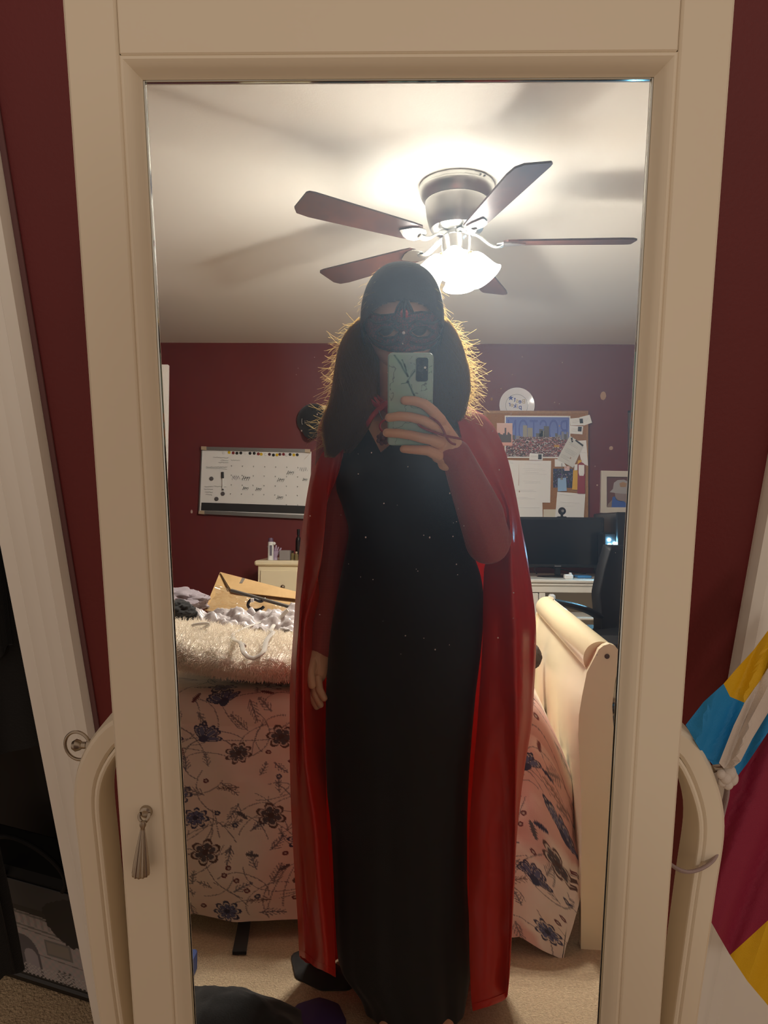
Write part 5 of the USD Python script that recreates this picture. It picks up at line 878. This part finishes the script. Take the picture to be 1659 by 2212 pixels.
# -- dress: lofted tube, V neck cut out, open only at neck and hem
rows = [(893, 772, 972, 1.735, .052), (915, 748, 1000, 1.735, .066), (950, 735, 1000, 1.732, .088), (1000, 726, 1000, 1.722, .112), (1050, 724, 1004, 1.715, .125), (1095, 738, 1006, 1.718, .115), (1150, 752, 1010, 1.722, .105), (1200, 744, 1026, 1.725, .105), (1250, 734, 1042, 1.727, .110), (1300, 724, 1048, 1.728, .118), (1400, 708, 1042, 1.73, .125), (1500, 702, 1030, 1.73, .122), (1600, 701, 1021, 1.73, .120), (1700, 703, 1014, 1.73, .118), (1800, 713, 1011, 1.73, .116), (1900, 718, 1011, 1.73, .116), (2000, 722, 1015, 1.73, .118), (2080, 728, 1021, 1.73, .120), (2150, 775, 1013, 1.73, .125), (2176, 784, 1008, 1.73, .13)]
rw = A(rows, float); from scipy.interpolate import PchipInterpolator
PY = np.r_[np.linspace(893, 1100, 70), np.linspace(1104, 2172, 130)]; I = PchipInterpolator(rw[:, 0], rw[:, 1:])(PY); nth = 120; th = np.arange(nth) / nth * 2 * pi; R = []
for k, py in enumerate(PY):
    l, r_, yc, hd_ = I[k]; yf = yc - hd_ * .25; pl_, pr_ = at(l, py, yf), at(r_, py, yf); cx = (pl_[0] + pr_[0]) / 2; w = (pr_[0] - pl_[0]) / 2; zz = (pl_[2] + pr_[2]) / 2
    t = np.clip((py - 1350) / 800, 0, 1); fold = 1 + t * (.035 * np.sin(th * 9 + .6) + .02 * np.sin(th * 17 + 2 + py / 300)); sq2 = lambda q, p: np.sign(q) * np.abs(q) ** p
    bust = .030 * np.exp(-((py - 1030) / 42) ** 2) * (np.exp(-((th - 4.30) / .33) ** 2) + np.exp(-((th - 5.05) / .33) ** 2))
    R.append(np.stack([cx + w * sq2(np.cos(th), .9) * (1 + t * .25 * (fold - 1)), yc + hd_ * sq2(np.sin(th), .9) * fold - bust, zz + 0 * th], 1))
R = A(R); R[:, :, 2] = np.maximum(R[:, :, 2], .012); dm = loft(R, False)
tri = sg.Polygon([(795, 860), (790, 918), (822, 979), (853, 952), (905, 880), (900, 860)]); ctr = dm.triangles_center; dcam = (ctr - CAM) @ RV; pxs = np.stack([CX + FPX * dcam[:, 0] / dcam[:, 2], CY + FPX * dcam[:, 1] / dcam[:, 2]], 1)
def subset(mesh, keep): return trimesh.Trimesh(mesh.vertices, mesh.faces[keep], process=False)
dm = dm.subdivide(); ctr = dm.triangles_center; dcam = (ctr - CAM) @ RV; pxs = np.stack([CX + FPX * dcam[:, 0] / dcam[:, 2], CY + FPX * dcam[:, 1] / dcam[:, 2]], 1)
cut = shapely.contains_xy(tri, pxs[:, 0], pxs[:, 1]) & (ctr[:, 1] < 1.74); dm = subset(dm, ~cut); dm.remove_unreferenced_vertices()
dr = person.part('dress', dm, mat('black_dress', '0d0d0f', .85, bump=(500, .25), sheen_weight=.12, sheen_roughness=.4), True)
person.part('neck_seam', [tube([at(790, 918, 1.668), at(806, 948, 1.63), at(822, 979, 1.607)], .0012, 6), tube([at(822, 979, 1.607), at(838, 966, 1.62), at(856, 950, 1.64)], .0012, 6)], 'cloth', under=dr)
# -- red mesh glove-sleeve on the raised arm
fore = [(elR + A([-.004, .0, -.012]), .047), (elR + (wrR - elR) * .3, .046), (elR + (wrR - elR) * .7, .035), (elR + (wrR - elR) * 1.0, .0265)]
sl_ = m3.Manifold.batch_boolean([bone(shR + (elR - shR) * .35, .048, elR, .047)] + [bone(a[0], a[1], b[0], b[1]) for a, b in zip(fore[:-1], fore[1:])] + [bone(wrR, .0265, php(972, 975, -.012), .0235)], m3.OpType.Add)
sm = finish(sl_, .007, 12)
K['mesh'] = usdkit.material(stage, '/World/Looks/red_mesh_sleeve', {'tc': ('geometry', {}), 'w1': ('wave_texture', {'scale': 130., 'bands_direction': 'x'}), 'w2': ('wave_texture', {'scale': 130., 'bands_direction': 'z'}), 'mx': ('math', {'math_type': 'maximum'}), 'r': ('rgb_ramp', {'ramp': [(.45, lin('a0504a')), (.75, lin('95282a'))]}), 'p': ('principled_bsdf', {'roughness': .7, 'sheen_weight': .15})},
    [('tc.position', 'w1.vector'), ('tc.position', 'w2.vector'), ('w1.fac', 'mx.value1'), ('w2.fac', 'mx.value2'), ('mx.value', 'r.fac'), ('r.color', 'p.base_color')], surface='p.BSDF')
slv = person.part('sleeve', sm, 'mesh', 50, label='red fishnet glove sleeve')
lp = lambda L: smoothpath([php(x, y, o) for x, y, o in L], 5)
person.part('finger_loop', [tube(lp([(996, 948, .004), (975, 944, .016), (962, 941, .019), (940, 934, .0205), (920, 927, .0195), (903, 916, .015)]), .0021, 8), tube(lp([(984, 960, .010), (964, 943, .019), (958, 930, .020), (950, 917, .019), (938, 906, .016), (928, 900, .012)]), .0019, 8)], mat('red_cord', '8a1c20', .7), under=slv)
sleeve2 = finish(m3.Manifold.batch_boolean([bone(shL, .060, elL, .050), bone(elL, .050, wrL, .034)], m3.OpType.Add), .009, 8); person.part('sleeve', sleeve2, 'mesh', 50, label='red fishnet glove sleeve')
# -- red satin cape: one sheet from the left front edge round the back to the right front edge
K['satin'] = usdkit.material(stage, '/World/Looks/red_satin', {'g': ('geometry', {}), 'm': ('mapping', {'scale': (60., 60., 4.)}), 'n': ('noise_texture', {'scale': 1., 'detail': 3.}), 'b': ('bump', {'strength': .12, 'distance': .004}), 'p': ('principled_bsdf', {'base_color': lin('c4241a'), 'roughness': .34, 'specular_ior_level': .55, 'sheen_weight': .25, 'sheen_tint': lin('ff5a30')}), 't': ('translucent_bsdf', {'color': lin('ff5a1c')}), 'x': ('mix_closure', {'fac': .30})},
    [('g.position', 'm.vector'), ('m.vector', 'n.vector'), ('n.fac', 'b.height'), ('b.normal', 'p.normal'), ('p.BSDF', 'x.closure1'), ('t.BSDF', 'x.closure2')], surface='x.closure')
# rows: py, [ (px, depth) across: left inner edge, fold, left outer, back..., right outer, fold, right inner edge ]
CR = [(868, (842, 1.655), (815, 1.672), (796, 1.70), (775, 1.745), (800, 1.79), (870, 1.805), (950, 1.79), (985, 1.745), (962, 1.70), (938, 1.675), (915, 1.66)),
      (900, (800, 1.655), (770, 1.675), (742, 1.70), (722, 1.755), (770, 1.83), (870, 1.85), (975, 1.83), (1050, 1.75), (1030, 1.68), (1008, 1.655), (985, 1.645)),
      (950, (748, 1.66), (728, 1.672), (708, 1.69), (694, 1.76), (740, 1.86), (870, 1.885), (1000, 1.86), (1082, 1.76), (1060, 1.66), (1032, 1.625), (1000, 1.615)),
      (1000, (736, 1.665), (716, 1.665), (694, 1.69), (678, 1.77), (725, 1.88), (870, 1.91), (1010, 1.88), (1100, 1.765), (1084, 1.65), (1060, 1.595), (1032, 1.585)),
      (1100, (700, 1.665), (704, 1.65), (676, 1.68), (659, 1.78), (710, 1.91), (870, 1.95), (1030, 1.91), (1122, 1.77), (1112, 1.66), (1102, 1.575), (1088, 1.57)),
      (1200, (684, 1.65), (694, 1.635), (664, 1.67), (646, 1.78), (700, 1.93), (870, 1.98), (1050, 1.93), (1141, 1.77), (1125, 1.68), (1103, 1.62), (1046, 1.69)),
      (1350, (700, 1.80), (656, 1.655), (648, 1.65), (635, 1.78), (690, 1.95), (870, 2.0), (1060, 1.95), (1157, 1.77), (1140, 1.67), (1108, 1.605), (1042, 1.66)),
      (1500, (703, 1.80), (653, 1.65), (641, 1.64), (627, 1.78), (690, 1.96), (870, 2.01), (1060, 1.96), (1150, 1.77), (1135, 1.66), (1110, 1.59), (1032, 1.645)),
      (1600, (703, 1.75), (655, 1.63), (642, 1.64), (626, 1.78), (690, 1.96), (870, 2.02), (1060, 1.96), (1135, 1.76), (1124, 1.65), (1111, 1.585), (1022, 1.635)),
      (1750, (706, 1.64), (668, 1.59), (645, 1.64), (630, 1.78), (695, 1.96), (870, 2.02), (1050, 1.96), (1116, 1.74), (1113, 1.64), (1111, 1.58), (1013, 1.625)),
      (1900, (716, 1.61), (675, 1.585), (650, 1.63), (638, 1.77), (700, 1.95), (870, 2.0), (1045, 1.95), (1108, 1.73), (1107, 1.63), (1105, 1.575), (1014, 1.605)),
      (2030, (724, 1.60), (684, 1.58), (658, 1.62), (646, 1.75), (705, 1.92), (870, 1.97), (1040, 1.92), (1100, 1.71), (1099, 1.62), (1098, 1.57), (1018, 1.59)),
      (2062, (725, 1.60), (686, 1.58), (660, 1.62), (647, 1.74), (705, 1.91), (870, 1.96), (1040, 1.91), (1097, 1.70), (1096, 1.61), (1095, 1.565), (1022, 1.585))]
hem = A([2108, 2090, 2070, 2062, 2100, 2110, 2110, 2130, 2140, 2150, 2185.])
pys = A([c[0] for c in CR], float); G = A([[(a, min(b, 1.90)) for a, b in c[1:]] for c in CR], float); nr, ncp = G.shape[:2]
from scipy.interpolate import CubicSpline
fr_ = PchipInterpolator(pys, G, axis=0); tt = np.linspace(0, 1, 150); P = []
wts = np.r_[0, np.cumsum(A([1., .8, 1.1, 1.6, 1.8, 1.8, 1.6, 1.1, .8, 1.]))]; wts /= wts[-1]
uu = np.linspace(0, 1, 190); hemu = np.interp(uu, wts, hem)
cols = fr_(np.linspace(868, 2062, 150)); prof_ = PchipInterpolator(wts, cols, axis=1)(uu)                   # (rows, columns, (px, depth))
for i, t in enumerate(tt):
    py = 868 + (hemu - 868) * t; q = prof_[i]; yy = q[:, 1] + (.006 + .012 * t) * np.sin(uu * 60 + 2.2 * t) * np.clip(t * 4, 0, 1) + .012 * np.sin(uu * 23 + 5 * t) * t
    P.append([at(a, b, c) for a, b, c in zip(q[:, 0], py, yy)])
P = A(P); P[..., 2] = np.maximum(P[..., 2], .006 + .004 * np.sin(uu * 40)); CAPE = P
wr = meshkit.fbm(np.stack([P[..., 0] * 16, P[..., 1] * 16, P[..., 2] * 7], -1), 4, 33) - .5; P[..., 1] += .020 * wr
cp = person.part('cape', sheet(P, .0016), 'satin', True, label='long red satin cape')
person.part('cape_hem', [tube(P[-2][k0:k1] + A([0, -.0012, .006]), .0012, 5) for k0, k1 in ((0, 40), (150, 190))], 'satin', under=cp)
# collar ties
K['tie'] = mat('red_satin_cord', 'a8141c', .35, sheen_weight=.2)
person.part('collar', tube(smoothpath([at(775, 868, 1.74), at(800, 848, 1.69), at(818, 868, 1.655), at(850, 886, 1.635), at(900, 880, 1.64), at(930, 850, 1.68), at(950, 868, 1.74)], 8), .009, 10, (.5, 1.3)), 'satin', under=cp)
person.part('tie_cord', tube(smoothpath([at(803, 870, 1.65), at(820, 872, 1.63), at(835, 868, 1.62), at(812, 890, 1.625), at(795, 912, 1.63), at(790, 920, 1.64)], 8), .0042, 8, (1.3, .5)), 'tie', under=cp)
person.part('tie_cord', tube(smoothpath([at(800, 858, 1.65), at(815, 866, 1.63), at(822, 880, 1.625), at(808, 872, 1.625), at(798, 846, 1.655)], 8), .0042, 8, (1.3, .5)), 'tie', under=cp)
# necklace with a flower pendant
K['dkred'] = mat('dark_red_enamel', '5a2320', .35, .3)
nkl = person.part('necklace', tube(smoothpath([at(806, 858, 1.66), at(818, 882, 1.625), at(829, 908, 1.612), at(838, 912, 1.608)], 6), .0013, 6), 'grey', label='thin dark chain with a red ring and flower pendant')
rc_ = at(838, 921, 1.600); person.part('ring', tube([rc_ + A([.017 * cos(t), -.002, .014 * sin(t)]) for t in np.linspace(0, 2 * pi, 30)], .0024, 8), 'tie', under=nkl)
fc_ = at(827, 948, 1.592); person.part('pendant', [sph(fc_ + A([.0095 * cos(k * 2 * pi / 7), -.002, .0095 * sin(k * 2 * pi / 7)]), .0048, 2, (1, .5, 1)) for k in range(7)] + [sph(fc_ + A([0, -.004, 0]), .0055, 2)], 'dkred', under=nkl)
# -- hair: dark cap, side locks as solid cores, strands over them
K['hair'] = mat('dark_brown_hair', '2a1d17', .5, bump=(260, .35), specular_ior_level=.3)
K['strand'] = usdkit.material(stage, '/World/Looks/hair_strands', {'h': ('principled_hair_bsdf', {'parametrization': 'Melanin concentration', 'melanin': .5, 'melanin_redness': .75, 'roughness': .35, 'radial_roughness': .4, 'random_color': .15})}, surface='h.BSDF')
sp_ = lambda q: np.sign(q) * np.abs(q) ** .88
ck = trimesh.creation.icosphere(6, 1.); v = ck.vertices.copy(); hl = (v[:, 1] > -.35) | (v[:, 2] > .07 - .22 * v[:, 0] ** 2)
cap = subset(trimesh.Trimesh(np.stack([sp_(v[:, 0]) * .0915, v[:, 1] * .107 + .008, sp_(v[:, 2]) * .127 + .002], 1) + HCn, ck.faces, process=False), (hl[ck.faces].all(1)) & (v[ck.faces].mean(1)[:, 2] > -.42)); cap.remove_unreferenced_vertices()
hr = person.part('hair', cap, 'hair', True, label='dark brown long hair pulled back on top')
LK = {-1: [[(795, 690, 1.70, .018, .03), (776, 720, 1.70, .028, .04), (768, 770, 1.68, .038, .045), (766, 830, 1.66, .042, .045), (758, 885, 1.645, .046, .045), (732, 935, 1.635, .050, .04), (718, 972, 1.63, .032, .03), (712, 984, 1.63, .01, .012)],
           [(800, 735, 1.72, .02, .03), (800, 790, 1.70, .022, .035), (795, 850, 1.68, .022, .03), (778, 905, 1.655, .026, .03), (760, 955, 1.64, .022, .025), (750, 975, 1.64, .008, .01)]],
      1: [[(946, 690, 1.70, .018, .03), (960, 720, 1.70, .026, .04), (968, 770, 1.685, .034, .045), (972, 820, 1.67, .040, .045), (974, 865, 1.66, .040, .04), (978, 905, 1.655, .03, .03), (985, 925, 1.66, .01, .012)],
          [(940, 740, 1.72, .02, .03), (946, 800, 1.70, .022, .035), (952, 860, 1.68, .024, .03), (962, 910, 1.66, .02, .025), (970, 930, 1.66, .008, .01)]]}
guides = []
for s_, locks in LK.items():
    for L in locks:
        Q = A(L, float); C = smoothpath(A([at(*q[:3]) for q in Q]), 6); rx = np.interp(np.linspace(0, 1, len(C)), np.linspace(0, 1, len(Q)), Q[:, 3]); ry = np.interp(np.linspace(0, 1, len(C)), np.linspace(0, 1, len(Q)), Q[:, 4]); th = np.arange(28) / 28 * 2 * pi
        rg = 1 + .07 * np.sin(th * 7 + s_) + .05 * np.sin(th * 13)
        person.part('lock', loft(C[:, None] + np.stack([rx[:, None] * .74 * np.cos(th) * rg, ry[:, None] * .74 * np.sin(th) * rg, np.zeros((len(C), 28))], -1)), 'hair', True, under=hr); guides.append((C, rx, ry, s_))
hrng = np.random.default_rng(12); HS, HWd = [], []; kk = 14
for C, rx, ry, s_ in guides:
    n = int(4600 * (rx.max() / .05)); ts = np.linspace(0, 1, kk); idx = ts * (len(C) - 1)
    for j in range(n):
        a = hrng.uniform(0, 2 * pi); r = hrng.uniform(.66, 1.10); t0, t1 = hrng.uniform(0, .25), hrng.uniform(.75, 1.04); ii = np.clip((t0 + (t1 - t0) * ts) * (len(C) - 1), 0, len(C) - 1); a2 = a + .5 * np.sin(ts * 5 + j)
        c = np.stack([np.interp(ii, np.arange(len(C)), C[:, m_]) for m_ in range(3)], 1); X_ = np.interp(ii, np.arange(len(C)), rx) * r; Y_ = np.interp(ii, np.arange(len(C)), ry) * r
        HS.append(c + np.stack([X_ * np.cos(a2), Y_ * np.sin(a2), .004 * np.sin(ts * 9 + j)], 1)); HWd.append(np.full(kk, .00042))
for j in range(760):                                    # flyaways around the outline
    C, rx, ry, s_ = guides[(0, 2, 2)[j % 3]]; t = hrng.uniform(.02, .95); i = t * (len(C) - 1); c = A([np.interp(i, np.arange(len(C)), C[:, m_]) for m_ in range(3)]); o = c + A([s_ * np.interp(i, np.arange(len(C)), rx) * .9, hrng.uniform(-.02, .03), 0]); d = A([s_ * hrng.uniform(.3, 1), hrng.normal(0, .3), hrng.uniform(-.7, .35)]); L = hrng.uniform(.012, .055)
    ts = np.linspace(0, 1, kk)[:, None]; HS.append(o + d * L * ts + A([0, 0, -.014]) * ts ** 2 * hrng.uniform(-1, 1.6)); HWd.append(np.full(kk, .00045))
for j in range(900):                                    # short fuzz over the crown
    a, b = hrng.uniform(-2.6, 2.6), hrng.uniform(.1, 1.5); nrm = A([sin(a) * cos(b), cos(a) * cos(b), sin(b)]); o = HCn + nrm * A([.0915, .107, .127]) + A([0, .008, .002]); tg_ = np.cross(nrm, [1, 0, 0]); d = nrm * hrng.uniform(.02, .5) + A([hrng.normal(0, .8), .8, -.3]) * .8; ts = np.linspace(0, 1, kk)[:, None]; HS.append(o + d * hrng.uniform(.008, .024) * ts - A([0, 0, .006]) * ts ** 2); HWd.append(np.full(kk, .0004))
curves(person, 'strands', A(HS), np.concatenate(HWd), 'strand', kind='stuff', under=hr)
# -- the phone (held, so a thing of its own)
tph = thing('smartphone', 'smartphone in a mint green marbled case held up before the face', 'phone', PH_C - PH_U * PHH / 2)
PF = lambda v: PH_C + v[:, :1] * PH_R + v[:, 1:2] * PH_U + v[:, 2:3] * PH_N
def rrect(w, h, r, x=0, y=0): return sg.box(x - w / 2 + r, y - h / 2 + r, x + w / 2 - r, y + h / 2 - r).buffer(r, 8)
def rplate(w, h, r, z0, z1, ch=.0015, x=0, y=0):
    o = np.array(rrect(w, h, r, x, y).exterior.coords)[:-1]; c = A([x, y]); ins = lambda d: c + (o - c) * (1 - 2 * d / A([w, h])); R_ = [np.c_[ins(ch), np.full(len(o), z0)], np.c_[ins(0), np.full(len(o), z0 + ch)], np.c_[ins(0), np.full(len(o), z1 - ch)], np.c_[ins(ch), np.full(len(o), z1)]]; return xf(loft(A(R_)), PF)
K['case'] = mat('mint_case_rim', '9fbcb0', .35)
tph.part('case', rplate(PHW, PHH, .0085, -PHT / 2, PHT / 2 - .0002, .002), 'case', 30)
def marble(u, v):
    p = np.stack([u * 3.2, v * 6.4, 0 * u], -1); w1 = meshkit.fbm(p, 4, 51); w2 = meshkit.fbm(p * 1.7 + 5, 4, 57); base = np.stack([.60 + .10 * w1, .74 + .06 * w2, .70 + .06 * w1], -1)
    vein = np.exp(-(np.abs(w1 - .5 + .15 * (u - .5)) / .012) ** 2) * (w2 > .42); base = base * (1 - .6 * vein[..., None]) + A([.27, .33, .36]) * .6 * vein[..., None]
    def ln(x0, y0, x1, y1, wd):
        t = np.clip(((u - x0) * (x1 - x0) + (v - y0) * (y1 - y0) * 4) / ((x1 - x0) ** 2 + 4 * (y1 - y0) ** 2), 0, 1); dd = np.hypot(u - x0 - t * (x1 - x0) + .05 * (w1 - .5), (v - y0 - t * (y1 - y0)) * 2 + .05 * (w2 - .5)); return np.exp(-(dd / wd) ** 2)
    for a in ((.14, .99, .44, .76, .018), (.44, .76, .36, .88, .016), (.42, .70, .60, .82, .018), (.30, .68, .46, .70, .010), (.44, .70, .58, .57, .020), (.30, .93, .40, .83, .012), (.58, .57, .60, .53, .012)): base -= .42 * ln(*a)[..., None] * A([1, .9, .85])
    blu = np.exp(-((u - .50) / .18) ** 2 - ((v - .88) / .07) ** 2)[..., None] * .45 * w2[..., None]; base = base * (1 - blu) + A([.36, .46, .60]) * blu; pch = np.exp(-((u - .2) / .3) ** 2 - ((v - .52) / .06) ** 2)[..., None] * .6 * w1[..., None]; base = base * (1 - pch) + A([.72, .70, .60]) * pch
    return linA(np.clip(base, .03, 1))
X, Y = np.meshgrid(np.linspace(-PHW / 2 + .0022, PHW / 2 - .0022, 130), np.linspace(-PHH / 2 + .0022, PHH / 2 - .0022, 260), indexing='ij')
mp = sheet(PF(np.stack([X, Y, 0 * X + PHT / 2 + .0001], -1).reshape(-1, 3)).reshape(X.shape + (3,)), .0004); cc = marble((X / PHW + .5), (Y / PHH + .5)).reshape(-1, 3)
tph.part('marble_print', mp, 'colgloss', True, col=np.vstack([cc, cc]), label='mint green marble print with dark veins')
cmx, cmy = PHW * (910.5 - 886) / 98, PHH * (864 - 798) / 198
tph.part('camera_surround', rplate(.0225, .0425, .0048, PHT / 2, PHT / 2 + .0012, .0006, cmx, cmy), 'case', 30)
cmod = tph.part('camera_module', rplate(.0200, .040, .0042, PHT / 2 + .0008, PHT / 2 + .0019, .0005, cmx, cmy), mat('camera_glass', '2c3542', .12), 30)
for dy, r in ((.0125, .0052), (.0015, .0052), (-.0095, .0045)): tph.part('lens', xf(lathe([(0, .0006), (r * .6, .0006), (r * .7, .0012), (r, .0010), (r, 0), (0, 0)], 24), lambda v: PF(np.stack([v[:, 0] + cmx - .0025, v[:, 1] + cmy + dy, v[:, 2] + PHT / 2 + .0019], 1))), mat(f'lens_{dy}'.replace('.', '_').replace('-', 'm'), '0d1118', .05), 30, under=cmod)
tph.part('flash', xf(lathe([(0, .0005), (.002, .0004), (.002, 0), (0, 0)], 16), lambda v: PF(np.stack([v[:, 0] + cmx + .005, v[:, 1] + cmy + .0035, v[:, 2] + PHT / 2 + .0019], 1))), 'paper', under=cmod)
tph.part('screen', rplate(PHW - .008, PHH - .008, .006, -PHT / 2 - .0006, -PHT / 2 + .0005, .0002), 'black', 30)

# ================================================================== the same person on the near side, behind the camera (out of the picture: she shades the wall and the lower mirror)
RF = np.eye(4); RF[:3, :3] = np.eye(3) - 2 * np.outer(n_, n_); RF[:3, 3] = 2 * (DM + CAM @ n_) * n_
TB = np.eye(4); TB[:3, 3] = person.base
copy_of(person.path, 'person', RF @ TB, 'person in a red cape standing behind the camera, out of the picture', 'person')
